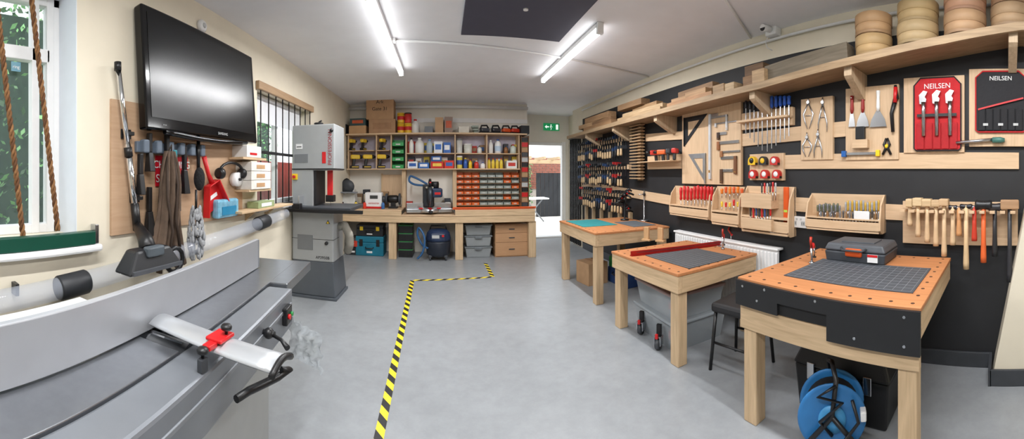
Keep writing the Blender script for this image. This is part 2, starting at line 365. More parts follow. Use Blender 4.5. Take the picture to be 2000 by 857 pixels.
b=B(o=c).m(mt((30,31,34),.45));b.loft(-1.5,-1.36,hc.y-.2,hc.y+.2,hc.z-.075,-1.49,-1.40,hc.y-.12,hc.y+.13,hc.z+.04,.015);b.done('floor_head',t)
B(o=c).m(mt((80,82,86),.5)).box(-1.365,-1.35,hc.y-.18,hc.y+.18,hc.z-.07,hc.z-.05).done('brush_strip',t)
B(o=c).m(BLK).tube([Vector((-1.43,hc.y+.2+.07*cos(i*pi/6),hc.z-.06+.07*sin(i*pi/6))) for i in range(12)],.014,8,closed=True).done('wheel_ring',t)
B(o=c).m(mt((84,92,98),.5)).box(-1.42,-1.37,hc.y-.06,hc.y+.06,hc.z+.0,hc.z+.055,.01).done('pedal',t)
for yy in(262,386):
    q=onX(262 if yy>380 else 245,yy,XB)
    solo(B().m(BLK).box(-.03,.03,-.055,0,-.012,.012,.004).box(-.04,.04,-.01,0,-.03,.03,.003),'tool_clip',q,pi/2,'black spring clip screwed to the board','clip','wall tool clips')
q,w,h,rz=PB('L',262,281,392,301,XB);t=thing('broom_holder',q,rz,'grey wall rail with rubber grips for brooms','tool holder')
GB=mt((96,108,122),.5)
B().m(GB).box(-w/2,w/2,-.03,0,0,h,.006).done('rail',t)
for i in range(6):
    u=-w/2+.05+i*(w-.1)/5;B().m(GB).box(u-.025,u+.025,-.07,-.02,-.005,h+.01,.01).done('grip',t)
q,w,h,rz=PB('L',303,305,366,363,XB+.003);t=thing('charging_sign',q,rz,'red sign reading charging station in white letters','sign')
B().m(mt((190,24,40),.4,0,.03)).box(-w/2,w/2,-.004,0,0,h,.001).done('panel',t);text('CHARGING',.072,WHT,t,(0,-.006,h*.7));text('STATION',.078,WHT,t,(0,-.006,h*.25))
q,w,h,rz=PB('L',290,296,348,512,XB+.04);t=thing('work_apron',q,rz,'brown canvas work apron hanging bunched from a peg','apron')
rows=[]
for i in range(19):
    s=i/18;ww=(.045+.085*min(1,s*1.3)**.7+.02*sin(s*7))
    row=[]
    for j in range(41):
        u=j/40*2-1;row.append((u*ww+.02*sin(s*5),-.05-.03*sin(u*11+s*3)*(.5+.5*s)-.016*sin(u*23+s*4),h*(1-s)+.05*s*sin(u*5+1)))
    rows.append(row)
B().m(mt((98,80,66),.85,0,.3,16,.2)).sheet(rows).done('cloth',t,sol=.004)
B().m(mt((60,46,36),.8)).tube([(-.02,-.05,h-.02),(0,-.07,h+.04),(.02,-.05,h-.02)],.006,6).tube([(-.03,-.06,h*.95),(-.06,-.09,h*.6),(-.02,-.1,h*.3),(-.05,-.1,h*.1)],.010,6).tube([(.03,-.06,h*.95),(.04,-.09,h*.7),(.01,-.1,h*.4),(.05,-.1,h*.15)],.010,6).done('neck_strap',t)
def hung(x0,y0,x1,y1,off=.03):return PB('L',x0,y0,x1,y1,XB+off)
q,w,h,rz=hung(332,293,348,412,.06);t=thing('bench_brush',q,rz,'slim teal plastic handled bench brush','brush')
B().m(TEAL).loft(-.026,.026,-.02,.01,0,-.018,.018,-.015,.008,h*.6).box(-.018,.018,-.015,.008,h*.6,h,.004).done('handle',t)
B().m(DG).box(-.024,.024,-.045,-.02,.0,h*.45,.004).done('bristles',t)
def hbrush(x0,y0,x1,y1,lab,off=.03,wd=.035):
    q,w,h,rz=hung(x0,y0,x1,y1,off);t=thing('hand_brush',q,rz,lab,'brush','hanging hand brushes')
    B().m(BLK).box(-.015,.015,-.02,.01,h*.5,h,.005).done('handle',t);B().m(BLK).loft(-wd,wd,-.04,.02,0,-.02,.02,-.02,.01,h*.5,.005).done('bristles',t)
hbrush(281,365,300,460,'black hand brush hanging bristles down');hbrush(284,260,298,335,'short black handled brush on the rail',.04,.024);hbrush(318,262,332,345,'dark brush with narrow head on the rail',.05,.024);hbrush(352,285,366,378,'long dark handled brush on the rail',.05,.03);hbrush(266,300,280,380,'narrow black crevice brush beside the wand',.05,.02)
q,w,h,rz=hung(368,268,398,372);t=thing('hand_brush',q,rz,'round black bristled scrubbing brush','brush','hanging hand brushes')
B().m(BLK).cyl((0,-.02,h*.4),(0,-.02,h),.014).done('handle',t);B().m(mt((20,20,22),.9,0,.3,80,.8)).ball((0,-.03,h*.22),.068,(.8,.5,1.3)).done('bristles',t)
q,w,h,rz=hung(393,300,442,404);t=thing('dustpan',q,rz,'bright red plastic dustpan hanging by its handle','dustpan')
MR=Matrix.Rotation(radians(-22),4,'Y')
b=B();b.T=MR@b.T
b.m(RED).prism([(-.15,-.02),(.15,-.02),(.09,.2),(-.05,.2)],.0,.01).prism([(-.15,-.02),(-.14,-.02),(-.04,.2),(-.05,.2)],-.05,.0).prism([(.14,-.02),(.15,-.02),(.09,.2),(.08,.2)],-.05,.0).box(-.05,.09,-.05,.0,.19,.2,.003);b.done('pan',t)
b=B();b.T=MR@b.T;b.m(RED).tube([(.02,-.02,.19),(.0,-.02,.28),(-.0,-.02,h)],[.024,.016,.02],10).done('handle',t)
b=B();b.T=MR@b.T;b.m(WHT).box(-.05,.07,-.003,0,.07,.10).done('label_patch',t)
q,w,h,rz=hung(356,382,396,500,.08);t=thing('feather_duster',q,rz,'fluffy grey microfibre duster hanging head down','duster')
b=B().m(mt((165,167,170),.95,0,.25,60,.6))
for i in range(230):
    z=R.uniform(.0,h*.8);a_=R.uniform(0,2*pi);rr=.068*(1-abs(z/h-.3)*1.1);b.ball((cos(a_)*rr,-.03+sin(a_)*rr*.8,z),R.uniform(.010,.018),(.7,.7,1.6),6)
b.done('fluffy_head',t);B().m(BLK).cyl((0,-.03,h*.7),(0,-.03,h*1.1),.009).done('handle',t)
q,w,h,rz=hung(412,318,474,334);t=thing('ear_defenders',q,rz,'black ear defenders hanging on the board','ear defenders')
B().m(BLK).tube([(-w*.35,-.04,0)]+[(-w*.35*cos(i*pi/8),-.04,.07*sin(i*pi/8)) for i in range(1,8)]+[(w*.35,-.04,0)],.012,8).done('headband',t)
for s in(-1,1):B().m(BLK).lathe([(.03,-.03),(.045,-.02),(.045,.015),(.03,.025)],(s*w*.35,-.04,-.02),'x').done('ear_cup',t)
q,w,h,rz=hung(444,333,474,366);t=thing('tape_roll',q,rz,'white roll of tape hanging from a black peg','tape roll')
B().m(WHT).lathe([(.02,-.04),(.06,-.04),(.06,.02),(.02,.02)],(0,0,.07),'y').done('roll',t);B().m(BLK).cyl((0,-.06,.07),(0,0,.07),.012).done('peg',t)
q,w,h,rz=hung(414,384,460,424,.03);t=thing('wipes_packet',q,rz,'blue and clear plastic packet of wipes','packet')
B().m(mt((120,175,200),.2,0,.35,14)).box(-w*.45,w*.45,-.05,.02,0,h*.9,.02).done('pouch',t);B().m(mt((40,130,170),.3)).box(-w*.3,w*.3,-.054,-.05,h*.15,h*.55).done('label_patch',t)
q,w,h,rz=PB('L',440,410,545,418,LX);q.z=1.09
t=thing('small_shelf',q,rz,'small pine wall shelf with brackets','shelf');B().m(PINEX).box(-w/2,w/2,-.17,0,0,.02,.003).done('board',t)
for u in(-.19,.19):B().m(PINEX).prism([(0,0),(-.12,0),(0,-.1)],u-.01,u+.01,'yz').done('bracket',t)
q2=Vector(q);q2.z=1.111
t=thing('carton',q2+Vector((.09,-.05,0)),pi/2,'green and white card box lying on the small shelf','box');B().m(mt((150,165,120),.6)).box(-.16,.16,-.06,.06,0,.06,.002).done('box_body',t);B().m(WHT).box(-.1,.1,-.062,-.06,.012,.045).done('label_patch',t)
p=onX(479,372,LX);
for i in range(3):
    t=thing('paper_carton',(LX+.09,p.y,1.291+i*.081),pi/2,'white card carton in a stack of three','box','stacked white cartons')
    B().m(mt((225,222,214),.6)).box(-.19,.17,-.09,.085,0,.078,.003).done('box_body',t);B().m(mt((190,150,110),.6)).box(-.1,.05,-.092,-.09,.02,.055).done('label_patch',t)
solo(B().m(PINEX).box(-.21,.2,-.17,0,-.02,0,.002),'small_shelf',(LX,p.y,1.29),pi/2,'thin pine ledge carrying white cartons','shelf')
p=onX(468,372,LX);t=thing('paper_carton',(LX+.09,p.y,1.571),pi/2,'white printed box on an upper ledge','box');B().m(WHT).box(-.15,.1,-.08,.085,0,.10,.003).done('box_body',t);B().m(RED).box(-.1,.02,-.082,-.08,.02,.04).done('label_patch',t)
solo(B().m(PINEX).box(-.21,.2,-.17,0,-.02,0,.002),'small_shelf',(LX,p.y,1.57),pi/2,'thin pine ledge under a printed box','shelf')
P1=onX(142,556,LX+.12);P2=onX(512,434,LX+.12);d=(P2-P1).normalized();a=P1-d*1.2;e=P2+d*.5
t=thing('dust_extraction_pipe',P1,0,'clear plastic dust extraction pipe with black couplings along the wall','pipe')
B(o=P1).m(mt((200,207,220),.06,0,.02,8,0,0,None,.72)).tube([a,e],.056,28,cap=False).done('clear_tube',t)
for q in(P1,P2):B(o=P1).m(mt((38,40,44),.5)).tube([q-d*.09,q-d*.08,q+d*.08,q+d*.09],[.058,.064,.064,.058],28).done('coupling',t)
for s in(.6,-.3):B(o=P1).m(BLK).box(LX+.001,LX+.06,P1.y+s,P1.y+s+.02,P1.z+.05*s-.02,P1.z+.05*s+.04).done('bracket',t)
# ================= PLANER
O=Vector((-.95,1.0,0));PA=radians(7);t=thing('planer_jointer',O,PA,'large grey cast iron surface planer with fence and bridge guard','woodworking machine')
PG=mt((122,126,132),.35,.3,.05);TBL=mt((146,149,154),.28,.85,.06,30);CAB=mt((152,154,153),.5,0,.04);FEN=mt((182,185,190),.42,.5,.03)
def b_():return B(o=O)
def bw_():return B(o=O,rz=PA)
b_().m(CAB).box(-1.25,-.70,.0,1.40,.05,.72,.01).m(DG).box(-1.22,-.72,.03,1.37,0,.05).done('cabinet',t,'pale grey steel cabinet')
b_().m(TBL).box(-1.28,-.797,-.45,.84,.80,.85,.003).m(PG).loft(-1.2,-.84,-.3,.8,.74,-1.27,-.81,-.44,.83,.80).done('infeed_table',t)
b_().m(TBL).box(-1.28,-.797,.97,2.16,.80,.853,.003).box(-.80,-.70,1.66,2.16,.80,.853,.004).m(PG).loft(-1.2,-.80,1.0,1.9,.70,-1.27,-.72,.98,2.15,.80).done('outfeed_table',t)
b=b_().m(DG).cyl((-1.27,.905,.805),(-.80,.905,.805),.042,n=24).m(CHR)
for k in range(4):
    an=k*pi/2+.3;b.box(-1.25,-.82,-.004,.004,.033,.045,M=Matrix.Translation((0,.905,.805))@Matrix.Rotation(an,4,'X'))
b.done('cutter_block',t)
b_().m(PG).box(-.794,-.66,-.5,1.62,.66,.846,.012).m(MG).box(-.79,-.665,1.62,1.635,.67,.84,.004).done('front_beam',t)
b_().m(MG).box(-.664,-.655,-.48,1.6,.77,.785,.002).done('front_groove',t)
b_().m(FEN).box(-.985,-.96,-.45,1.9,.857,1.03,.004).m(MG).box(-.988,-.957,1.895,1.905,.86,1.025).done('fence',t)
b_().m(PG).box(-1.2,-1.0,.85,1.0,.87,.93,.01).box(-1.03,-.986,.7,1.15,.88,.98,.01).done('fence_bracket',t)
b=bw_().m(mt((200,203,207),.35,.6,.03));rows=[]
for i in range(9):
    s=i/8;x=-.93+s*.50;rows.append([(x,.865+.11*j/8-.02*s,.893+.018*sin(pi*j/8)) for j in range(9)])
b.sheet(rows);b.done('bridge_guard',t,sol=.005)
bw_().m(BLK).tube([(-.435,.838+.125*j/8,.885+.02*sin(pi*j/8)) for j in range(9)],.010,8).done('guard_end_cap',t)
bw_().m(RED).box(-.68,-.62,.87,.945,.911,.923,.004).box(-.665,-.635,.835,.875,.90,.915,.003).done('guard_clamp',t,'red guard clamp')
bw_().m(DG).box(-.66,-.64,.805,.835,.845,.885,.003).done('guard_post',t)
def knob(x,y,z,r=.017):
    bw_().m(BLK).lathe([(r*.3,0),(r*.3,.010),(r*.6,.012),(r,.016),(r*1.05,.024),(r*.8,.03),(0,.032)],(x,y,z)).done('knob',t)
knob(-.635,.92,.923);knob(-.65,.82,.885);
bw_().m(BLK).tube([(-.47,.97,.835),(-.455,1.0,.825),(-.48,.97,.81),(-.53,.88,.80),(-.54,.83,.80)],[.009,.011,.012,.012,.011],10).done('lever',t)
bw_().m(BLK).ball((-.665,1.26,.79),.022).cyl((-.71,1.26,.79),(-.64,1.26,.79),.012).tube([(-.66,1.26,.79),(-.60,1.24,.785),(-.56,1.21,.775)],[.007,.007,.011]).done('lock_handle',t)
b_().m(BLK).box(-.66,-.635,1.46,1.54,.72,.80,.005).done('switch_box',t)
b_().m(RED).cyl((-.635,1.48,.76),(-.625,1.48,.76),.012).done('stop_button',t);b_().m(GRN).cyl((-.635,1.52,.76),(-.625,1.52,.76),.01).done('start_button',t)
for z in(.60,.2):b_().m(DG).cyl((-.701,1.33,z),(-.695,1.33,z),.01).done('bolt',t)
b_().m(mt((226,228,230),.4)).box(-1.5,-1.29,.5,1.0,.80,.82,.003).done('rear_plate',t)
q=Vector((-.74,1.67,.50));t=thing('plastic_bag',q,0,'crumpled clear plastic bag with papers hanging on the machine end','bag')
rows=[]
for i in range(13):
    s=i/12;rows.append([(-.02+.17*j/12+.01*sin(i*1.3),.012*sin(j*2.3+i*1.7),.19*(1-s)+.008*sin(j*2)-.06*j/12) for j in range(13)])
B().m(mt((205,212,218),.25,0,.2,20,.3,0,None,.35)).sheet(rows).done('pouch',t);B().m(mt((225,225,220),.6,0,.2,30)).box(.02,.12,.016,.019,.0,.1).done('paper_sheet',t)
# ================= BANDSAW
BO=Vector((-1.50,4.09,0));t=thing('bandsaw',BO,0,'tall light grey floor standing bandsaw with dark stand','bandsaw')
SG=mt((158,161,162),.35,0,.03);SD=mt((82,88,95),.4,0,.05);SGD=mt((118,121,124),.4,0,.03)
B().m(SD).loft(-.235,.31,-.24,.22,0.03,-.225,.28,-.22,.2,.42,.01).box(-.235,.33,-.26,.23,0,.03,.005).done('stand',t)
B().m(SG).box(-.23,.28,-.22,.18,.42,.99,.015).done('lower_wheel_case',t)
B().m(BLK).box(-.232,.282,-.222,.0,.675,.68).done('door_seam',t)
B().m(SG).box(-.23,.03,-.215,.16,.95,1.5,.006).done('column',t)
B().m(mt((30,31,34),.5)).box(.03,.06,-.19,.14,1.07,1.47,.003).done('throat_plate',t)
B().m(SG).box(-.23,.295,-.22,.18,1.47,2.0,.015).done('upper_wheel_case',t)
B().m(BLK).box(-.232,.297,-.222,.182,1.478,1.492).done('case_edging',t)
B().m(DG).box(-.21,.52,-.37,.25,1.02,1.06,.006).box(-.1,.1,-.1,.12,.98,1.02).done('work_table',t,'black cast table')
B().m(BLK).box(-.23,.66,-.41,-.375,1.0,1.04,.005).done('fence_rail',t)
B().m(ALU).box(-.10,-.08,-.36,.22,1.061,1.18,.003).m(BLK).box(-.14,-.04,-.44,-.36,1.03,1.1,.01).done('rip_fence',t)
B().m(DG).box(.17,.20,-.06,-.03,1.2,1.5).m(RED).box(.16,.225,-.085,-.06,1.12,1.52,.004).m(BLK).box(.14,.24,-.09,.0,1.1,1.18,.006).done('blade_guard',t,'red blade guard and guides')
B().m(STEEL).box(.189,.191,-.05,-.035,1.0,1.5).done('blade',t)
B().m(BLK).lathe([(.01,0),(.01,.03),(.05,.035),(.06,.045),(.05,.055),(0,.06)],(.03,-.02,1.99)).tube([(.03,-.02,2.05),(.07,-.02,2.07)],.01).done('tension_wheel',t)
RT=mt((150,50,60),.4)
text('PROFESSIONAL',.062,RT,t,(.24,-.2225,1.74),(pi/2,-pi/2,0),sx=1.0)
B().m(RED).box(.145,.19,-.224,-.2195,1.55,1.68).done('badge',t)
text('AP3950B',.045,BLK,t,(.15,-.2225,.47));B().m(BLK).prism([(.19,.86),(.24,.86),(.215,.905)],-.224,-.2195).m(YEL).prism([(.20,.865),(.23,.865),(.215,.893)],-.226,-.223).done('warning_label',t)
for x,z in((.2,.64),(.26,1.92)):B().m(BLK).lathe([(.0,-.03),(.018,-.028),(.02,0)],(x,-.219,z),'y').done('door_knob',t)
B().m(YEL).box(-.225,-.16,-.24,-.215,1.36,1.43,.004).m(RED).cyl((-.195,-.24,1.395),(-.195,-.26,1.395),.018).done('stop_switch',t,'yellow emergency stop box')
B().m(SGD).box(-.16,.03,-.226,-.2195,.55,.72,.002).done('data_plate',t);B().m(SGD).box(-.2,-.03,-.224,-.2195,1.56,1.66,.002).done('spec_plate',t);B().m(WHT).box(-.18,-.10,-.226,-.2195,1.72,1.78,.001).m(BLK).box(-.17,-.11,-.227,-.225,1.74,1.75).done('instruction_label',t)
q=[(.27,.0,.80),(.36,-.05,.83),(.42,-.05,.72),(.42,-.02,.6),(.37,.05,.5)]
pts=[]
for i in range(len(q)-1):
    for k in range(10):pts.append(Vector(q[i]).lerp(Vector(q[i+1]),k/10))
B().m(mt((150,146,136),.6)).tube(pts,[.045+(.005 if i%2 else 0) for i in range(len(pts))],14).done('dust_hose',t)
# ================= FLOOR TAPE
def tape():
    A=[Vector((-.335,1.5,.0015)),Vector((-.41,4.8,.0015)),Vector((.69,4.93,.0015)),Vector((.68,5.72,.0015))]
    Y=mt((236,212,44),.5,0,.05);K=mt((30,30,32),.5)
    b=B()
    for s in range(3):
        p,q=A[s],A[s+1];d=(q-p);L=d.length;d.normalize();n=Vector((-d.y,d.x,0))*.0275;n0=int(L/.14);st=L/n0
        for i in range(n0):
            for k in range(2):
                u0=i*st+k*st/2;u1=u0+st/2;sk=.035
                def pt(u,sd):return p+d*max(0,min(L,u+sk*sd))+n*sd
                b.m((Y,K)[k]).fin([pt(u0,-1),pt(u1,-1),pt(u1,1),pt(u0,1)],[(0,1,2,3)])
    solo(b,'hazard_tape',(0,0,0),0,'yellow and black striped hazard tape stuck on the grey floor','floor tape')
tape()
# ================= WORK TABLES
def table(name,c,w,d,h,rz,lab,panel=False):
    t=thing(name,(c[0],c[1],0),rz,lab,'workbench')
    b=B().m(ORW).box(-w/2,w/2,-d/2,d/2,h-.022,h,.003)
    b.m(mt((60,35,20),.8))
    n=int(w/.1)
    for i in range(n):
        u=-w/2+.05+i*(w-.1)/(n-1)
        for v in(-d/2+.05,d/2-.05):b.cyl((u,v,h-.002),(u,v,h+.0006),.01,n=12)
    n=int(d/.1)
    for i in range(1,n-1):
        v=-d/2+.05+i*(d-.1)/(n-1)
        for u in(-w/2+.05,w/2-.05):b.cyl((u,v,h-.002),(u,v,h+.0006),.01,n=12)
    b.done('table_top',t,'orange brown board top with dog holes')
    for q in((-w/2+.005,w/2-.005,-d/2+.005,-d/2+.05,PINEX),(-w/2+.005,w/2-.005,d/2-.05,d/2-.005,PINEX),(-w/2+.005,-w/2+.05,-d/2+.051,d/2-.051,PINEY),(w/2-.05,w/2-.005,-d/2+.051,d/2-.051,PINEY)):
        B().m(q[4]).box(*q[:4],h-.15,h-.022,.004).done('apron',t)
    if panel:B().m(PINEX).box(-w/2+.01,w/2-.01,-d/2+.01,-d/2+.05,h-.29,h-.155,.004).done('apron',t)
    for sx in(-1,1):
        for sy in(-1,1):
            if panel and sx==1 and sy==1:continue
            cx,cy=sx*(w/2-.07),sy*(d/2-.07);B().m(PINE).box(cx-.045,cx+.045,cy-.045,cy+.045,0,h-.03,.006).done('leg',t)
    if panel:
        b=B().m(mt((26,27,30),.55));z1=h-.012;z0=h-.21;y0,y1=-d/2-.018,-d/2+.002;ul,ur=-.22*w,.06*w
        P=[(-w/2,z1),(w/2,z1),(w/2,z0),(ur,z0),(ur,h-.085),(ul,h-.085),(ul,h-.15),(-w/2,h-.15)]
        b.prism(P,y0,y1)
        b.m(STEEL)
        for u,v in((-.45,.04),(-.3,.03),(.2,.17),(.43,.04),(.43,.17),(.0,.03),(-.35,.1)):b.cyl((u*w,y0-.002,h-v),(u*w,y0,h-v),.007,n=10)
        b.done('front_panel',t,'black board front panel with a cutout')
        B().m(mt((18,18,20),.7)).box(ul,ur,-d/2+.0005,-d/2+.0045,h-.15,h-.086).done('recess_shade',t)  # dark sheet over the apron, its colour standing in for shade inside the cutout
    return t
t3=table('workbench',(2.02,.90),1.04,.98,.83,radians(-89),'square timber workbench with black front panel and orange brown top',True)
t2=table('workbench',(2.03,2.56),.96,.95,.70,radians(-87),'timber workbench with cutting mat and red fence rail')
t1=table('workbench',(2.08,4.10),1.15,1.0,.79,radians(-89),'timber workbench with teal and grey cutting mats')
def mat_(loc,w,d,rz,c,gl,lab):
    t=thing('cutting_mat',loc,rz,lab,'cutting mat','self healing cutting mats')
    B().m(mt(c,.6,0,.06)).box(-w/2,w/2,-d/2,d/2,0,.004,.001).done('mat_sheet',t)
    b=B().m(mt(gl,.6));n=int(w/.05)
    for i in range(n+1):u=-w/2+.015+i*(w-.03)/n;b.box(u-.0008,u+.0008,-d/2+.015,d/2-.015,.004,.0045)
    n=int(d/.05)
    for i in range(n+1):v=-d/2+.015+i*(d-.03)/n;b.box(-w/2+.015,w/2-.015,v-.0008,v+.0008,.004,.0045)
    b.done('grid_lines',t)
mat_((1.95,.84,.831),.76,.48,radians(-89),(70,74,80),(140,145,150),'large dark grey cutting mat with fine grid lines')
mat_((2.0,2.42,.701),.58,.56,radians(-87),(72,76,80),(140,145,150),'dark grey cutting mat with grid lines')
mat_((1.87,4.28,.791),.62,.46,radians(-89),(40,134,138),(90,170,170),'teal green cutting mat')
mat_((2.34,3.95,.791),.5,.32,radians(-89),(88,94,100),(140,145,150),'mid grey cutting mat')
t=thing('tool_case',(2.31,.98,.831),radians(-89),'dark grey plastic tool case with orange latch','tool case')
B().m(mt((66,70,76),.5)).loft(-.21,.21,-.14,.14,0,-.22,.22,-.15,.15,.075,.012).done('case_base',t)
B().m(mt((74,78,84),.5)).loft(-.222,.222,-.152,.152,.077,-.2,.2,-.135,.135,.125,.012).box(-.12,.12,-.08,.08,.122,.132,.004).done('lid',t)
B().m(ORG).box(-.06,.06,-.165,-.14,.045,.10,.012).done('latch',t,'orange latch')
B().m(WHT).box(.1,.17,-.158,-.15,.02,.07).m(RED).box(.1,.17,-.16,-.157,.055,.07).done('label_patch',t)
B().m(DG).tube([(-.09,-.15,.1),(-.07,-.18,.09),(.07,-.18,.09),(.09,-.15,.1)],.008,8).done('handle',t)
def toggle(loc,rz,s=1,lab='red and steel bench clamp standing in a dog hole'):
    t=thing('bench_clamp',loc,rz,lab,'clamp','bench clamps')
    B().m(STEEL).cyl((0,0,0),(0,0,.12*s),.008).lathe([(.018,0),(.018,.012),(.01,.014)],(0,0,0)).done('post',t)
    B().m(RED).tube([(0,0,.11*s),(.05,0,.13*s),(.1,0,.1*s)],[.012,.014,.01],8).done('arm',t,'red arm')
    B().m(STEEL).cyl((.1,0,.1*s),(.1,0,.03*s),.005).m(BLK).cyl((.1,0,.03*s),(.1,0,.02*s),.014).done('screw_pad',t)
    B().m(mt((180,50,30),.4)).tube([(0,0,.12*s),(-.03,0,.17*s),(-.02,0,.2*s)],.009,8).done('handle',t)
toggle(onZ(1585,515,.83)+Vector((0,0,.001)),radians(20),.9);toggle(onZ(1412,487,.70)+Vector((0,0,.001)),radians(40),1);toggle(onZ(1428,478,.70)+Vector((0,0,.001)),radians(-60),.9)
a=onZ(1232,500,.70);c=onZ(1415,477,.70);mid=(a+c)/2;L=(c-a).length/2
t=thing('red_fence_rail',(mid.x,mid.y,.701),math.atan2(c.y-a.y,c.x-a.x),'long red aluminium fence rail clamped on the bench','fence rail')
B().m(mt((168,34,30),.35,.4)).box(-L,L,-.008,.008,0,.042,.002).box(-L,L,-.02,.02,0,.006).done('rail',t);B().m(DG).box(-L*.9,L*.9,-.010,-.008,.026,.029).done('slot',t)
for i,(x,y) in enumerate(((1263,470),(1290,472))):
    solo(B().m(wood((200,160,116),'z')).box(-.03,.03,-.015,.015,0,.15,.004).box(-.05,.05,-.03,.03,0,.02,.003),'wooden_stop_block',onZ(x,y,.70)+Vector((0,0,.001)),radians(-60),'upright wooden stop block standing on the bench','wood block','bench stop blocks')
t=thing('clamp_stand',onZ(1220,430,.79)+Vector((0,0,.001)),0,'bundle of black spring clamps on a stand','clamp stand')
B().m(BLK).lathe([(.06,0),(.06,.015),(.01,.02),(.01,.4)]).done('stand',t)
for i in range(9):
    an=i*.7;z=.16+.03*i;b=B().m(BLK);d=Vector((cos(an),sin(an),0));b.tube([d*.01+Vector((0,0,z)),d*.06+Vector((0,0,z+.03)),d*.1+Vector((0,0,z))],[.014,.02,.012],8).tube([d*.02+Vector((0,0,z-.02)),d*.08+Vector((0,0,z-.03)),d*.13+Vector((0,0,z-.05))],[.014,.016,.012],8)
    b.m(RED).ball(d*.06+Vector((0,0,z)),.014);b.done('spring_clamp',t)
t=thing('measuring_stand',onZ(1258,431,.79)+Vector((0,0,.001)),0,'steel pole stand with cross bar on round base','stand')
B().m(STEEL).lathe([(.07,0),(.07,.012),(.02,.02),(.008,.03),(.008,.42)]).done('pole',t);B().m(STEEL).cyl((-.09,0,.36),(.09,0,.36),.007).m(BLK).ball((0,0,.36),.02).done('crossbar',t)
t=thing('stool',(1.97,1.78,0),radians(-80),'black padded stool with slim black metal legs','stool')
B().m(mt((30,30,33),.6,0,.15,30)).box(-.17,.17,-.17,.17,.42,.49,.022).done('seat',t)
for sx in(-1,1):
    for sy in(-1,1):B().m(BLK).cyl((sx*.14,sy*.14,.43),(sx*.17,sy*.17,0),.013,n=10).done('leg',t)
for s in(-1,1):B().m(BLK).cyl((-.155,s*.155,.2),(.155,s*.155,.2),.009).done('stretcher',t)
def clearbox(loc,rz,w,d,h,lab,lc,grp='clear storage boxes'):
    t=thing('storage_box',loc,rz,lab,'storage box',grp)
    B().m(CLR).loft(-w/2+.03,w/2-.03,-d/2+.03,d/2-.03,0,-w/2,w/2,-d/2,d/2,h-.025).done('box_body',t)
    B().m(mt(lc,.3,0,.03,8,0,0,None,.15)).box(-w/2-.015,w/2+.015,-d/2-.015,d/2+.015,h-.025,h,.008).done('lid',t)
    for i in range(8):
        u=-w/2+.09+(w-.2)*((i*37)%10)/10;v=-d/2+.09+(d-.2)*((i*53)%10)/10;B().m([DG,ORG,MG,KRAFT,BLUE,BLK][i%6]).cb((u,v,.06+.02*(i%3)),(.09,.08,.07),.004,(0,0,i)).done('stored_item',t)
clearbox((1.98,2.56,0),radians(-92),.62,.56,.245,'clear plastic storage box of parts on the floor',(160,168,174))
clearbox((1.98,2.56,.246),radians(-92),.60,.54,.22,'clear plastic storage box stacked on another',(176,150,146))
def caster(x,y):
    p=onZ(x,y,.0);t=bpy.data.objects.new('castor',None);COL.objects.link(t);t.parent=t2;t['label']='black wheeled castor with red pedal'
    t.location=Matrix.Rotation(-t2.rotation_euler.z,3,'Z')@(p-Vector(t2.location));t.rotation_euler=(0,0,radians(30))
    B().m(DG).lathe([(.012,-.018),(.045,-.018),(.048,0),(.045,.018),(.012,.018)],(0,0,.048),'x').done('wheel',t)
    B().m(STEEL).box(-.03,-.022,-.03,.03,.04,.11).box(.022,.03,-.03,.03,.04,.11).box(-.03,.03,-.03,.03,.105,.115).m(BLK).box(-.02,.02,-.0,.03,.115,.2,.005).done('fork',t)
    B().m(RED).box(-.012,.012,-.05,-.03,.1,.14,.005).done('pedal',t)
caster(1252,652);caster(1286,682)
t=thing('tool_chest',(2.03,.93,0),radians(-89),'large black plastic tool chest with steel clasps','tool chest')
B().m(BLK).loft(-.28,.28,-.17,.17,0,-.3,.3,-.19,.19,.27,.012).done('chest_body',t);B().m(BLK).loft(-.31,.31,-.2,.2,.272,-.27,.27,-.16,.16,.37,.015).done('lid',t)
for u in(-.18,.18):B().m(STEEL).box(u-.025,u+.025,-.205,-.195,.2,.3,.004).done('clasp',t)
B().m(RED).box(-.12,.02,-.08,.04,.371,.40,.01).done('tray',t);B().m(BLK).tube([(-.1,0,.37),(-.08,0,.43),(.08,0,.43),(.1,0,.37)],.012,8).done('handle',t)
t=thing('cable_reel',(1.66,.875,0),radians(-62),'round blue extension cable reel with black cable','cable reel')
RB=mt((45,115,175),.4,0,.08)
for y in(-.07,.07):
    B().m(RB).lathe([(.05,-.008),(.155,-.004),(.17,-.006),(.175,0),(.17,.006),(.155,.004),(.05,.008)],(0,y,.195),'y',32).done('flange',t)
B().m(mt((70,150,205),.4)).lathe([(.03,-.012),(.07,-.012),(.07,0),(.03,0)],(0,-.075,.195),'y',24).done('hub_ring',t)
B().m(mt((24,24,26),.6)).lathe([(.06,-.06)]+[(.135+.006*(i%2),-.06+.12*i/14) for i in range(15)]+[(.06,.06)],(0,0,.195),'y',28).done('cable',t)
B().m(BLK).tube([(-.15,-.1,0),(-.11,-.1,.1),(0,-.1,.22),(.02,-.1,.40),(0,0,.44),(-.02,.1,.40),(0,.1,.22),(-.11,.1,.1),(-.15,.1,0)],.013,10).tube([(.15,-.1,.0),(.1,-.1,.1),(0,-.1,.22)],.013).tube([(.15,.1,.0),(.1,.1,.1),(0,.1,.22)],.013).done('frame',t)
B().m(BLK).tube([(.0,-.09,.12),(-.06,-.11,.2),(.05,-.12,.3),(-.07,-.12,.33),(.02,-.11,.38)],.009,8).tube([(.1,-.1,.3),(.13,-.12,.2),(.06,-.13,.12),(-.05,-.13,.08)],.009,8).done('lead',t);B().m(WHT).box(.14,.17,-.12,-.07,.2,.25,.006).done('plug',t)
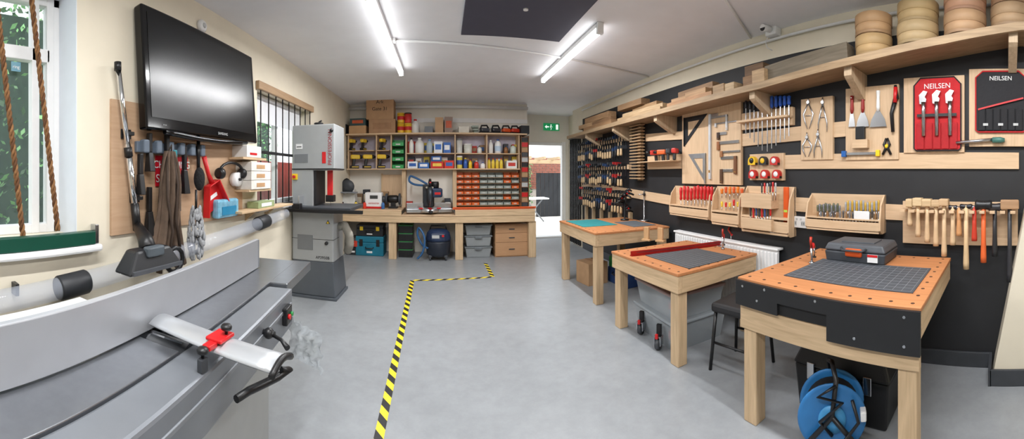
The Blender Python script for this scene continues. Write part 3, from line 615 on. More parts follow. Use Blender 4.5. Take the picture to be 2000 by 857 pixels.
solo(B().m(KRAFT).box(-.15,.15,-.15,.15,0,.28,.003).m(KRAFT2).box(-.15,.15,-.02,.02,.28,.282),'cardboard_box',(1.92,4.35,0),radians(-80),'brown cardboard box under the bench','box')
t=thing('tool_case',(2.32,4.1,0),radians(-85),'stacked dark blue and green tool case under the bench','tool case');B().m(mt((30,60,110),.5)).box(-.22,.22,-.17,.17,0,.2,.012).m(GRN).box(-.21,.21,-.16,.16,.2,.34,.012).done('case_base',t);B().m(BLK).tube([(-.08,-.17,.15),(-.07,-.2,.13),(.07,-.2,.13),(.08,-.17,.15)],.008).done('handle',t)
t=thing('radiator',(RX-.05,2.65,.14),-pi/2,'white ribbed panel radiator on the black wall','radiator')
b=B().m(WHT).box(-.75,.75,-.03,.0,0,.6,.01)
for i in range(36):u=-.73+i*.0417;b.box(u,u+.022,-.042,-.028,.02,.58,.004)
b.done('panel',t);B().m(WHT).box(-.76,.76,-.045,.045,.6,.62,.005).done('top_grille',t)
for u in(-.39,.39):B().m(WHT).box(u-.015,u+.015,0,.05,.1,.5).done('bracket',t)
B().m(WHT).cyl((.7,-.02,-.13),(.7,-.02,.02),.01).done('pipe',t);B().m(WHT).lathe([(.02,0),(.024,.03),(.02,.06),(0,.065)],(.8,-.02,.02)).cyl((.74,-.02,.04),(.8,-.02,.04),.01).done('valve',t)
# ================= BACK COUNTER
def px(x,Y):return Y*tan(th(x))
YF=5.93;zc=.83
t=thing('back_workbench',(0,BY-.01,0),0,'long pine back workbench frame with open bays and thick posts','workbench')
o=(0,BY-.01,0)
xa,xb,xr=px(784,YF),px(889,YF),1.56
for q in((LX+.01,xa,zc),(xb,xr,zc),(xa,xb,zc-.08)):B(o=o).m(PLY).box(q[0],q[1],YF+.01,BY-.01,q[2]-.02,q[2],.002).done('worktop',t)
for q in((LX+.01,xa,0,zc-.1,zc-.021),(xb,xr,0,zc-.1,zc-.021),(LX+.01,xr,.01,zc-.21,zc-.105)):B(o=o).m(PINEX).box(q[0],q[1],YF,YF+.04+q[2],q[3],q[4],.003).done('front_rail',t)
for x in(px(766,YF),px(897,YF),px(1043,YF)-.02):B(o=o).m(PINE).box(x-.065,x+.065,YF+.03,YF+.13,0,zc-.211,.005).done('leg',t)
for x in(px(766,YF),px(897,YF),1.5):B(o=o).m(PLYZ).box(x-.01,x+.01,YF+.15,BY-.02,0,zc-.22).done('side_panel',t)
Z0,Z1,Z2=1.53,1.80,2.13;YU=6.28
t=thing('shelving_unit',(0,BY-.01,Z0),0,'long plywood shelving unit with open cubbies above the bench','shelving');o=(0,BY-.01,Z0)
UL,UR=LX+.02,px(1016,YU)
B(o=o).m(PLY).box(UL,UR+.12,YU-.05,BY-.01,Z2,Z2+.025,.003).done('top_board',t)
B(o=o).m(PLY).box(UL,UR,YU,BY-.01,Z0-.02,Z0,.002).done('shelf_board',t)
B(o=o).m(PLY).box(px(793,YU),UR,YU,BY-.01,Z1-.015,Z1,.002).done('shelf_board',t)
B(o=o).m(mt((196,190,206),.7)).box(UL,UR,BY-.016,BY-.01,Z0,Z2).done('back_panel',t)
for x in(680,735,764,793,889,951,1014):
    u=px(x,YU);B(o=o).m(PLYZ).box(u-.009,u+.009,YU,BY-.017,Z0+.001,Z2-.001).done('divider',t)
for x in(788,889):
    u=px(x,YU);B(o=o).m(PINE).box(u-.04,u+.03,YU+.1,BY-.02,zc+.001,Z0-.021,.003).done('support_post',t)
t=thing('narrow_rack',(UR+.09,BY-.01,zc+.001),0,'tall narrow dark wooden rack of small cubbies','rack');w=.075
b=B().m(wood((140,100,70),'z')).box(-w,-w+.01,-.3,0,0,1.29).box(w-.01,w,-.3,0,0,1.29)
for i in range(15):b.box(-w,w,-.3,0,i*.09,i*.09+.01)
b.done('carcass',t);b=B()
for i in range(14):b.m([DG,KRAFT,RED,BLK,LG][i%5]).box(-w+.02,w-.02,-.29,-.05,i*.09+.008,i*.09+.092)
b.done('contents',t)
# ---- item makers
def carton(loc,w,d,h,c,lab,rz=0,grp=None,lc=None,name='cardboard_box',txt=None):
    t=thing(name,loc,rz,lab,'box',grp)
    B().m(mt(c,.75,0,.07)).box(-w/2,w/2,-d/2,d/2,0,h,.002).done('box_body',t)
    if lc:B().m(mt(lc,.6)).box(-w*.35,w*.35,-d/2-.002,-d/2,h*.3,h*.75).done('label_patch',t)
    else:B().m(mt([int(v*.88) for v in c],.6)).box(-w/2,w/2,-.02,.02,h,h+.001).done('tape_strip',t)
    if txt:
        for i,l in enumerate(txt):text(l,h*.2,BLK,t,(0,-d/2-.002,h*(.7-.28*i)))
    return t
def bottle(loc,r,h,c,cc,lab,grp=None,lc=None,tr=0,name='bottle'):
    t=thing(name,loc,0,lab,'bottle',grp)
    B().m(mt(c,.3,0,.04,8,0,0,None,tr)).lathe([(r*.9,0),(r,r*.1),(r,h*.62),(r*.75,h*.76),(r*.38,h*.84),(r*.36,h*.9)]).done('bottle_body',t)
    B().m(mt(cc,.4)).lathe([(r*.42,h*.88),(r*.42,h*.99),(0,h)]).done('cap',t)
    if lc:B().m(mt(lc,.5)).lathe([(r*1.01,h*.15),(r*1.015,h*.16),(r*1.015,h*.5),(r*1.01,h*.51)]).done('label_band',t)
    return t
def can(loc,r,h,c,cc,lab,grp=None,name='tin_can',lc=None):
    t=thing(name,loc,0,lab,'tub',grp)
    B().m(mt(c,.35)).lathe([(r*.93,0),(r*.96,h*.02),(r,h*.9)]).done('tub_body',t)
    B().m(mt(cc,.35)).lathe([(r*1.04,h*.88),(r*1.04,h*.97),(r*.96,h),(0,h)]).done('lid',t)
    if lc:B().m(mt(lc,.5)).lathe([(r*1.0,h*.3),(r*1.02,h*.31),(r*1.02,h*.65),(r*1.0,h*.66)]).done('label_band',t)
    return t
def drill(loc,c,lab,s=1,rz=.5):
    t=thing('cordless_drill',loc,rz,lab,'power tool','cordless drills');t.scale=(s,s,s)
    B().m(mt(c,.45)).box(-.11,.04,-.035,.035,.15,.22,.018).done('motor_housing',t)
    B().m(BLK).lathe([(.03,0),(.028,.03),(.018,.06),(.008,.065)],(.04,0,.185),'x').done('chuck',t)
    B().m(BLK).cb((-.06,0,.1),(.045,.045,.14),.012,(0,.15,0)).done('grip',t)
    B().m(BLK).box(-.11,.02,-.04,.04,0,.05,.008).m(mt(c,.45)).box(-.1,.01,-.041,.041,.02,.032).done('battery',t)
    return t
def onS(x,Y,z):return Vector((px(x,Y),Y,z))
YI=6.42;k=6.5/700
ZT=Z2+.026
def ct(x0,y0,x1,y1,c,lab,z=ZT,d=.28,**kw):
    w=(x1-x0)*k*.97;h=(y1-y0)*k;return carton(onS((x0+x1)/2,YI,z),w,d,h,c,lab,**kw)
ct(722,226,775,253,(172,134,100),'open brown cardboard box on top of the shelving',lc=(160,120,86))
ct(717,179,772,226,(184,146,110),'large brown cardboard box with handwriting stacked on another',z=ZT+.252,txt=('Ark','Gate 31'))
ct(684,236,719,252,(190,150,108),'flat kraft box on top of the shelving')
ct(686,222,718,236,(60,80,80),'dark teal box stacked on a kraft box',z=ZT+.15,lc=(200,90,50))
ct(648,215,662,252,(40,46,60),'dark blue tool carton standing upright',lc=(200,60,60))
ct(664,232,680,252,(34,34,38),'small black box on the shelving')
for i,(x,z,c) in enumerate(((783,0,(236,190,50)),(797,0,(236,190,50)),(783,.185,(236,190,50)),(797,.185,(205,60,50)))):
    can(onS(x,YI-.05,ZT+z),.064,.18,c,(225,185,60) if i<3 else (40,40,40),'yellow and red tub of wipes stacked on the shelving','tubs of wipes','wipes_tub',lc=(200,40,40))
bottle(onS(811,YI,ZT),.07,.26,(232,232,228),(200,40,40),'white plastic bottle with red cap')
ct(850,223,866,252,(190,154,118),'open kraft carton with flaps');ct(868,222,884,252,(150,130,120),'tall brown carton of fittings',lc=(190,90,60))
for i in range(3):ct(921+i*2,236+i*6,934,240+i*6,(150,160,150),'stack of grey abrasive sheets',z=ZT+.05*(2-i),d=.14,grp='abrasive packs')
def sander(x,c,lab,z=ZT,yy=None,rz=.4):
    t=thing('power_sander',onS(x,yy or YI-.02,z),rz,lab,'power tool')
    B().m(BLK).box(-.12,.1,-.05,.05,0,.03,.006).done('sole_plate',t);B().m(mt(c,.4)).box(-.1,.07,-.045,.045,.03,.1,.02).done('motor_housing',t)
    B().m(BLK).tube([(-.1,0,.08),(-.08,0,.14),(.03,0,.15),(.06,0,.1)],.016,8).done('handle',t)
sander(948,(70,74,82),'grey hand sander with black handle on the shelving');sander(970,(60,60,66),'dark electric planer on the shelving');sander(990,(226,90,40),'orange and black circular sander on the shelving');sander(1007,(205,60,40),'red belt sander on the shelving')
ct(1014,240,1031,256,(40,42,46),'dark box at the end of the shelving');ct(895,240,915,252,(214,208,196),'flat white carton on the shelving');ct(830,240,846,252,(120,124,130),'grey carton on the shelving')
def st(x0,x1,hp,kind,c,c2=(240,240,240),lab='',z=None,yy=None,**kw):
    z=Z1+.001 if z is None else z;w=(x1-x0)*k;h=hp*k;p=onS((x0+x1)/2,yy or YI-.04,z)
    if kind=='b':return bottle(p,w/2,h,c,c2,lab,**kw)
    if kind=='c':return can(p,w/2,h,c,c2,lab,**kw)
    return carton(p,w,.16 if yy is None else .1,h,c,lab,lc=c2,name='carton',**kw)
ZL=Z0+.001
st(799,808,30,'b',(235,235,230),(60,60,60),'tall white plastic bottle in the cubby')
st(811,828,30,'b',(225,225,222),(225,225,222),'large white plastic jug in the cubby')
st(833,845,27,'b',(200,215,225),(120,160,200),'clear bottle with pale blue cap',tr=.3)
st(848,864,22,'x',(225,228,232),(60,110,190),'bag shaped white and blue carton');st(866,880,20,'x',(70,110,180),(235,235,235),'blue packet in the cubby')
st(891,903,28,'c',(205,205,200),(120,120,120),'pale grey metal tin in the cubby')
st(906,922,18,'c',(215,215,205),(235,235,235),'squat white lidded tub in the cubby');st(932,941,14,'b',(220,220,215),(50,90,60),'small bottle with green cap')
st(954,963,26,'b',(232,230,225),(230,230,230),'white squeeze bottle in the cubby');st(966,979,28,'b',(238,238,236),(60,90,150),'white bottle with blue cap',lc=(190,210,230))
st(984,992,15,'b',(150,100,60),(30,30,30),'small amber bottle in the cubby');st(996,1008,18,'b',(200,210,200),(200,60,60),'pale bottle with red cap')
st(797,816,13,'x',(225,230,235),(40,90,170),'white and blue carton on the lower shelf',z=ZL);st(818,838,11,'x',(60,110,180),(235,235,240),'flat blue carton on the lower shelf',z=ZL)
st(842,866,13,'x',(200,50,45),(240,200,80),'red and yellow carton on the lower shelf',z=ZL);st(843,862,10,'x',(50,90,150),(220,220,220),'blue carton stacked on a red one',z=ZL+13*k+.001);st(868,886,15,'x',(215,60,45),(60,100,170),'red and blue carton on the lower shelf',z=ZL)
st(892,903,24,'c',(225,205,90),(235,235,235),'yellow tub with white lid on the lower shelf',z=ZL,lc=(60,90,160));st(905,913,20,'b',(60,100,180),(240,210,60),'blue glue bottle with yellow cap',z=ZL);st(915,922,17,'b',(240,200,50),(200,40,40),'yellow glue bottle with red tip',z=ZL)
st(926,935,15,'b',(210,60,50),(240,240,240),'red glue bottle with white cap',z=ZL);st(938,948,12,'b',(240,240,238),(30,60,150),'small white bottle with blue cap',z=ZL)
for x in(955,963,971,979):st(x-3.4,x+3.4,20,'b',(235,205,70) if x%2 else (235,235,230),(210,60,40),'wood glue bottle standing in a row',z=ZL,grp='wood glue bottles')
st(988,1008,15,'x',(230,230,225),(200,60,50),'white and red carton on the lower shelf',z=ZL)
BC=[((70,72,78),'dark'),((190,60,50),'red'),((60,100,160),'blue'),((225,222,215),'white'),((150,120,90),'brown'),((205,180,70),'yellow')]
x=797
while x<1004:
    for z in(Z1+.001,ZL):
        wd=R.randint(9,15)
        if any(abs(x+wd/2-q)<9 for q in(889,951)) :continue
        c_,n_=R.choice(BC);st(x,x+wd,R.randint(14,25),'x',c_,R.choice(BC)[0],n_+' small carton at the back of a cubby',z=z,yy=6.53,grp='cartons at the back of the cubbies')
    x+=15.5
def bin_(name,loc,w,d,h,c,lab,grp):
    t=thing(name,loc,0,lab,'parts bin',grp)
    b=B().m(mt(c,.4,0,.05));tk=.004
    b.box(-w/2,w/2,-d/2,d/2,0,tk);b.box(-w/2,w/2,d/2-tk,d/2,0,h)
    for s in(-1,1):
        u=s*w/2;b.prism([(-d/2,0),(d/2,0),(d/2,h),(-d*.05,h),(-d*.35,h*.55),(-d/2,h*.5)],min(u,u-s*tk),max(u,u-s*tk),'yz')
    b.box(-w/2,w/2,-d/2,-d/2+tk,0,h*.5,.001);b.done('bin_body',t)
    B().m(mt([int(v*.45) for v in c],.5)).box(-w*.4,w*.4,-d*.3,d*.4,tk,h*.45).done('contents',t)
    B().m(mt((200,200,196),.5)).box(-w*.2,w*.2,-d/2-.002,-d/2,h*.14,h*.32).done('label_patch',t)
    return t
G0=bin_('parts_bin',onS(779,YI-.02,ZL),.2,.26,.125,(40,150,75),'green plastic parts bin in a stacked cubby column','green parts bins')
for i in range(1,4):dup(G0,onS(779,YI-.02,ZL+i*.132))
b0=bin_('parts_bin',(0,0,0),.132,.12,.088,(230,108,44),'orange plastic parts bin on the back rack','orange and grey parts bins')
b1=bin_('parts_bin',(0,0,0),.132,.12,.088,(158,168,162),'grey green plastic parts bin on the back rack','orange and grey parts bins')
YBN=6.5;zb0=zc+.03
first={}
for j in range(6):
    for i in range(8):
        x=898+i*15.3;p=onS(x,YBN,zb0+.012+j*.1)
        g=(i in(3,4,5)) or (i==6 and j in(0,2,3)) or (i==7 and j in(1,2,4))
        src=b1 if g else b0
        if src.name not in first:src.location=p;first[src.name]=1
        else:dup(src,p)
t=thing('bin_rack',(px(951.5,YBN),BY-.02,zc+.001),0,'plywood backboard rack holding rows of small parts bins','rack')
b=B().m(PLY).box(-.6,.6,-.012,0,0,.66);
for j in range(6):b.box(-.6,.6,-.16,-.012,.034+j*.1,.0375+j*.1)
b.done('backboard',t)
solo(B().m(ORG).box(-.72,.72,-.03,.03,0,.035,.004).m(BLK).box(-.7,.7,-.032,-.03,.012,.018),'guide_rail',(px(966,6.1),6.08,zc+.001),0,'long bright orange guide rail lying on the bench edge','guide rail')
DY1=(228,190,50)
d0=drill(onS(672,YI-.05,ZL),DY1,'yellow and black cordless drill in the cubby',1.15,.6)
for x in(698,722,749):dup(d0,onS(x,YI-.05,ZL),.5)
for x,z in((690,1.86),(712,1.86),(749,1.86)):dup(d0,onS(x,YI-.02,z),1.2,scale=.95)
for x0_,x1_ in((682,733),(737,762)):
    a,c=px(x0_,YI),px(x1_,YI);solo(B().m(PLY).box(-(c-a)/2,(c-a)/2,-.14,.14,-.012,0),'shelf_insert',((a+c)/2,YI,1.858),0,'short plywood insert shelf in the cubby','shelf','cubby insert shelves')
ct(657,268,679,290,(30,32,36),'black machine case in the corner cubby',z=ZL+.3,d=.2)
# clutter along the bench
for x,yy,wd,hp,c_,n_ in ((702,6.42,16,26,(120,96,72),'brown'),(716,6.45,12,34,(52,56,62),'dark'),(752,6.46,14,30,(160,128,92),'kraft'),(800,6.47,12,20,(190,60,50),'red'),(874,6.47,12,26,(60,64,72),'dark grey')):
    carton(onS(x,yy,zc+.001 if x<784 else zc-.079),wd*k,.14,hp*k,c_,n_+' carton standing on the back bench',lc=(200,190,170),name='carton',grp='cartons on the back bench')
for x,c_ in ((712,(220,60,40)),(748,(60,110,170)),(695,(235,205,70))):bottle(onS(x,6.08,zc+.001),.03,.13,c_,(40,40,40),'small coloured bottle on the bench front edge','bottles on the bench')
# ---- machines on counter
p=onS(680,6.2,zc+.001);t=thing('disc_sander',p,0,'white and grey bench sander with black disc','bench machine')
B().m(mt((206,207,204),.45)).loft(-.17,.17,-.12,.12,0,-.13,.13,-.09,.09,.33,.015).done('machine_body',t);B().m(DG).lathe([(.02,-.03),(.12,-.03),(.12,0),(.02,0)],(.02,-.1,.38),'y',28).done('disc',t)
B().m(BLK).tube([(-.1+.2*i/8,-.1,.38+.13*sin(pi*i/8)) for i in range(9)],.02,8).done('guard',t);B().m(MG).box(-.15,.2,-.24,-.09,.27,.29,.004).done('work_rest',t);B().m(BLK).box(-.14,-.05,-.125,-.11,.05,.11,.004).m(RED).box(-.1,-.06,-.13,-.124,.07,.09).done('switch',t)
p=onS(733,6.2,zc+.001);t=thing('bench_lathe',p,0,'small white lathe machine with red accents','bench machine')
B().m(WHT).box(-.17,.13,-.09,.09,.02,.28,.02).m(RED).box(-.175,.135,-.095,.095,0,.035,.006).done('machine_body',t);B().m(DG).lathe([(.01,0),(.06,0),(.06,.04),(.02,.06)],(.13,0,.16),'x').done('spindle',t)
B().m(mt((60,60,60),.5)).box(-.08,.06,-.093,-.09,.17,.23).done('display',t)
text('AXMINSTER',.036,RED,t,(-.01,-.097,.09))
p=onS(768,6.25,zc+.001);t=thing('bench_grinder',p,0,'black double wheel bench grinder','bench machine')
B().m(BLK).box(-.08,.08,-.07,.07,0,.03,.005).lathe([(.05,-.1),(.07,-.06),(.07,.06),(.05,.1)],(0,0,.16),'x').box(-.04,.04,-.04,.04,.02,.14).done('motor_housing',t)
for s in(-1,1):B().m(DG).lathe([(.02,-.015),(.1,-.015),(.1,.015),(.02,.015)],(s*.115,0,.16),'x',24).done('wheel',t)
t=thing('framed_board',onS(770,BY-.03,1.02),0,'light wooden board leaning behind the grinder','board');B().m(PLYZ).box(-.22,.2,-.015,0,0,.4,.003).done('panel',t);B().m(PINE).box(-.24,-.21,-.03,0,-.0,.42).done('batten',t)
zm=zc-.079;p=onS(838,6.2,zm);t=thing('mitre_saw',p,.15,'bulky dark sliding mitre saw with red accents and steel table','mitre saw')
B().m(STEEL).box(-.40,.40,-.12,.1,.02,.09,.01).box(-.39,-.1,.0,.03,.09,.18,.004).box(.1,.39,0,.03,.09,.18,.004).done('base_table',t)
B().m(ALU).lathe([(.17,.03),(.18,.04),(.18,.093),(0,.094)],(0,-.03,0),'z',28).m(RED).box(-.03,.03,-.25,.0,.094,.10).box(-.19,-.12,-.16,-.1,.09,.11,.004).box(.12,.19,-.16,-.1,.09,.11,.004).done('turntable',t)
B().m(BLK).box(-.03,.03,-.3,-.15,.03,.07,.008).lathe([(.0,-.05),(.022,-.045),(.022,0)],(0,-.3,.05),'y').done('mitre_handle',t)
B().m(mt((70,76,84),.35,.5)).lathe([(.01,-.03),(.16,-.035),(.17,0),(.16,.035),(.01,.03)],(.0,-.06,.33),'x',28).done('blade_guard',t)
B().m(STEEL).lathe([(.02,-.0015),(.15,-.0015),(.15,.0015),(.02,.0015)],(.0,-.07,.27),'x',36).done('blade',t)
B().m(mt((36,52,80),.4)).box(.03,.22,-.14,.05,.28,.44,.03).m(BLK).lathe([(.065,0),(.07,.08),(.06,.12)],(.1,-.04,.43),'z').m(RED).box(.08,.18,-.145,-.138,.33,.37).done('motor_housing',t)
B().m(BLK).tube([(.0,-.12,.45),(.0,-.2,.52),(.0,-.14,.58),(.0,-.04,.52)],.024,8).m(RED).box(-.014,.014,-.21,-.17,.51,.55).done('grip',t)
for s in(-.05,.05):B().m(CHR).cyl((s,.1,.45),(s,-.1,.45),.016).done('slide_rail',t)
B().m(mt((50,54,60),.4)).box(-.10,.10,.06,.14,.1,.5,.02).done('slide_arm',t)
HB=mt((44,92,140),.5)
def hose(pts,r,par,mat=HB):
    P=[];n=len(pts)
    for i in range(n-1):
        a,b2,c2,d2=[Vector(pts[max(0,min(n-1,q))]) for q in(i-1,i,i+1,i+2)]
        for kk in range(14):
            s=kk/14;P.append(.5*((2*b2)+(c2-a)*s+(2*a-5*b2+4*c2-d2)*s*s+(3*b2-a-3*c2+d2)*s**3))
    P.append(Vector(pts[-1]))
    B().m(mat).tube(P,[r*(1.1 if i%2 else .95) for i in range(len(P))],10).done('hose',par)
hose([(-.02,.1,.5),(-.12,.1,.56),(-.24,.1,.62),(-.32,.08,.64),(-.34,.04,.56),(-.25,.06,.5),(-.1,.1,.48)],.018,t)
p=onS(856,6.05,0);t=thing('shop_vacuum',p,0,'dark wheeled shop vacuum with blue trim and hose','vacuum cleaner')
B().m(mt((34,40,52),.4)).lathe([(.16,.06),(.2,.1),(.21,.3),(.2,.32)],(0,0,0),'z',28).done('tank',t)
B().m(mt((34,50,80),.4)).lathe([(.21,.32),(.21,.36),(.19,.45),(.14,.5),(0,.51)],(0,0,0),'z',28).box(-.12,.12,-.2,-.1,.34,.46,.02).done('motor_head',t)
B().m(BLK).tube([(-.15,0,.46),(-.12,0,.56),(.12,0,.56),(.15,0,.46)],.014,8).done('handle',t)
B().m(RED).cyl((.08,-.21,.42),(.08,-.2,.42),.02).done('switch',t);B().m(LG).box(-.1,.02,-.205,-.2,.38,.43).done('label_patch',t)
for an in(.8,2.3,3.9,5.5):B().m(DG).lathe([(.01,-.012),(.035,-.012),(.035,.012),(.01,.012)],(cos(an)*.18,sin(an)*.18,.036),'x').box(cos(an)*.18-.03,cos(an)*.18+.03,sin(an)*.18-.03,sin(an)*.18+.03,.05,.09,.01).done('caster',t)
hose([(-.17,-.12,.2),(-.26,-.14,.26),(-.34,-.12,.42),(-.32,-.14,.54),(-.24,-.18,.44),(-.22,-.2,.3),(-.26,-.2,.14),(-.34,-.18,.04)],.017,t)
def systainer(loc,w,d,h,c,c2,lab,latch=(30,30,30)):
    t=thing('tool_case',loc,0,lab,'tool case')
    B().m(mt(c,.45)).box(-w/2,w/2,-d/2,d/2,0,h*.68,.012).done('case_base',t);B().m(mt(c2,.45)).box(-w/2,w/2,-d/2,d/2,h*.69,h,.012).done('lid',t)
    for s in(-1,1):B().m(mt(latch,.4)).box(s*w*.3-.03,s*w*.3+.03,-d/2-.012,-d/2,h*.5,h*.85,.004).done('latch',t)
    B().m(BLK).tube([(-.07,-d/2,h*.45),(-.06,-d/2-.025,h*.4),(.06,-d/2-.025,h*.4),(.07,-d/2,h*.45)],.009,8).done('handle',t);B().m(WHT).box(-.05,.05,-d/2-.003,-d/2,h*.15,h*.25).done('label_patch',t)
X=px(722,6.15)
systainer((X,6.3,0),.50,.34,.34,(22,115,140),(22,115,140),'teal blue stacking tool case on the floor')
systainer((X,6.3,.342),.48,.32,.2,(34,36,40),(40,42,46),'black tool case with yellow latches stacked on a teal case',(235,200,40))
systainer((-1.59,6.3,0),.22,.32,.3,(46,48,52),(60,62,66),'dark tool case beside the teal case',(200,60,40))
for j in range(4):
    t=thing('crate',(px(793,6.2),6.28,j*.139),0,'black plastic crate with green rim in a stack','crate','stacked black crates')
    B().m(BLK).box(-.12,.12,-.16,.16,0,.12,.006).done('crate_body',t);B().m(mt((40,120,60),.5)).box(-.125,.125,-.165,.165,.121,.138,.003).done('rim',t)
for j in range(3):
    t=thing('storage_tub',(px(935,6.05),6.27,j*.19),0,'grey translucent plastic storage tub in a stack of three','storage tub','stacked grey tubs')
    B().m(mt((165,170,172),.3,0,.05,8,0,0,None,.25)).loft(-.2,.2,-.15,.15,0,-.225,.225,-.17,.17,.165,.01).done('tub_body',t)
    B().m(mt((110,116,120),.4)).box(-.24,.24,-.185,.185,.166,.187,.005).box(-.06,.06,-.2,-.185,.14,.18,.004).done('lid',t)
    B().m(MG).box(-.17,.17,-.12,.12,.02,.11).done('contents',t)
t=thing('drawer_unit',(px(1001,6.02),6.30,0),0,'light wood effect three drawer pedestal with round pulls','drawer unit')
DW=wood((186,144,106),'x',.05)
B().m(DW).box(-.29,.29,-.2,.22,0,.56,.003).done('body',t)
for z0,z1 in((.02,.25),(.255,.41),(.415,.545)):
    d=B().m(DW).box(-.285,.285,-.215,-.2,z0,z1,.003).done('drawer',t);B().m(DG).box(-.05,.05,-.228,-.215,(z0+z1)/2-.008,(z0+z1)/2+.008,.003).done('handle',d)
# ================= RIGHT WALL
ZS=[(-.6,2.42),(-.12,2.40),(.4,2.32),(1.0,2.25),(1.88,2.18),(3.36,2.15),(6.4,2.14)]
def zs(Y):
    for (a,za),(b2,zb) in zip(ZS,ZS[1:]):
        if Y<=b2:return za+(zb-za)*max(0,(Y-a))/(b2-a)
    return 2.14
t=thing('timber_shelf',(RX,3,2.15),0,'long rough timber wall shelf on wooden brackets','shelf');o=(RX,3,2.15)
b=B(o=o).m(wood((158,130,100),'y',.14));SY=[-.6+i*.25 for i in range(29)];vs=[];
for Y in SY:
    z=zs(Y);vs+=[(RX-.32,Y,z-.03),(RX-.0,Y,z-.03),(RX-.0,Y,z),(RX-.32,Y,z)]
fs=[(0,1,2,3),tuple(len(vs)-4+i for i in range(4))]
for i in range(len(SY)-1):
    for j in range(4):fs.append((i*4+j,i*4+(j+1)%4,i*4+4+(j+1)%4,i*4+4+j))
b.fin(vs,fs);b.done('board',t)
b=B(o=o).m(wood((174,148,116),'y',.16));vs=[]
for Y in SY:
    z=zs(Y);vs+=[(RX-.345,Y,z-.045),(RX-.321,Y,z-.045),(RX-.321,Y,z+.01),(RX-.345,Y,z+.01)]
b.fin(vs,fs);b.done('front_lip',t)
for xp in(1160,1215,1300,1490,1672,1978):
    Y=onX(xp,0,RX-.15).y;z=zs(Y)-.031;B(o=o).m(wood((200,176,146),'z',.1)).prism([(RX,z-.2),(RX-.06,z-.2),(RX-.27,z-.09),(RX-.3,z-.07),(RX-.3,z),(RX,z)],Y-.03,Y+.03,'xz').done('bracket',t)
def onshelf(xp,off=.16):
    Y=(RX-off)/tan(th(xp));return Vector((RX-off,Y,zs(Y)+.002))
def roundbox(xp,r,h,n,lab):
    p=onshelf(xp,.175)
    for j in range(n):
        t=thing('round_wooden_box',p+Vector((R.uniform(-.01,.01),0,j*(h+.004)+.018)),R.uniform(0,6),lab,'round box','bentwood boxes')
        c_=(R.randint(178,190),R.randint(146,158),R.randint(110,120))
        WB=mt(c_,.55,0,.16,7);WB2=mt(tuple(int(v*.88) for v in c_),.55,0,.16,7)
        B().m(WB).lathe([(0,0),(r,0),(r,h*.72),(r*.94,h*.72),(r*.94,h*.5)],(0,0,0),'z',40).done('box_body',t)
        B().m(WB).lathe([(r*1.01,h*.5),(r*1.03,h*.51),(r*1.03,h*.985),(r*1.0,h),(0,h)],(0,0,0),'z',40).done('lid',t)
        B().m(WB2).lathe([(r*1.002,h*.0),(r*1.012,h*.01),(r*1.012,h*.14),(r*1.002,h*.15)],(0,0,0),'z',40).done('band',t)
roundbox(1706,.135,.15,2,'round bentwood box stacked on the timber shelf');roundbox(1793,.145,.15,2,'round pale bentwood box stacked on the timber shelf');roundbox(1885,.145,.15,2,'round bentwood box on the timber shelf');roundbox(1975,.14,.15,2,'round bentwood sieve box near the shelf end')
def plank(x0,x1,off,w,h,c,lab,dz=0,tl=0):
    a=onshelf(x0,off);c2=onshelf(x1,off);L=(a-c2).length
    b=B().m(wood(c,'x',.16)).box(-L/2,L/2,-w/2,w/2,0,h,.004);o=solo(b,'timber_offcut',(a+c2)/2+Vector((0,0,dz+.003)),-pi/2,lab,'timber','timber on the shelf')
    o.rotation_euler=(0,math.atan2((c2.z-a.z),L)*-1,-pi/2+tl)
plank(1505,1664,.19,.14,.16,(126,116,100),'long weathered dark grey timber beam on the shelf')
plank(1424,1448,.16,.2,.10,(200,174,138),'short pale wood block on the shelf');plank(1462,1500,.12,.16,.14,(150,116,82),'brown walnut block on the shelf');plank(1464,1500,.1,.14,.10,(120,92,66),'dark wood block stacked on another',.142)
plank(1476,1500,.26,.1,.13,(190,160,124),'squared pale timber offcut')
plank(1312,1400,.2,.14,.07,(184,140,100),'reddish brown plank on the shelf');plank(1320,1392,.12,.12,.06,(198,160,120),'pale plank stacked on the shelf',.072,.03)
plank(1345,1385,.2,.1,.06,(190,152,112),'short plank lying on others',.072);plank(1330,1400,.1,.1,.07,(160,128,96),'brown board on top of the stack',.134,-.03);plank(1402,1424,.2,.14,.11,(170,140,104),'chunky block of timber on the shelf')
plank(1215,1300,.2,.16,.06,(194,165,128),'pale pine plank on the shelf');plank(1225,1302,.16,.14,.055,(208,180,142),'long pale plank stacked on top',.062,.02);plank(1240,1290,.14,.1,.05,(176,142,104),'narrow brown batten on the stack',.12,-.03);plank(1215,1260,.18,.14,.08,(150,118,86),'dark brown board on the stack',.172,.02)
plank(1150,1205,.18,.2,.08,(166,130,94),'brown timber board on the shelf');plank(1140,1180,.16,.16,.07,(194,160,122),'stacked timber offcut on the shelf',.082,.05);plank(1160,1200,.2,.1,.06,(146,112,80),'dark wood offcut on the stack',.082,-.04);plank(1150,1195,.16,.14,.09,(176,140,104),'thick timber offcut on the stack',.154,.02)
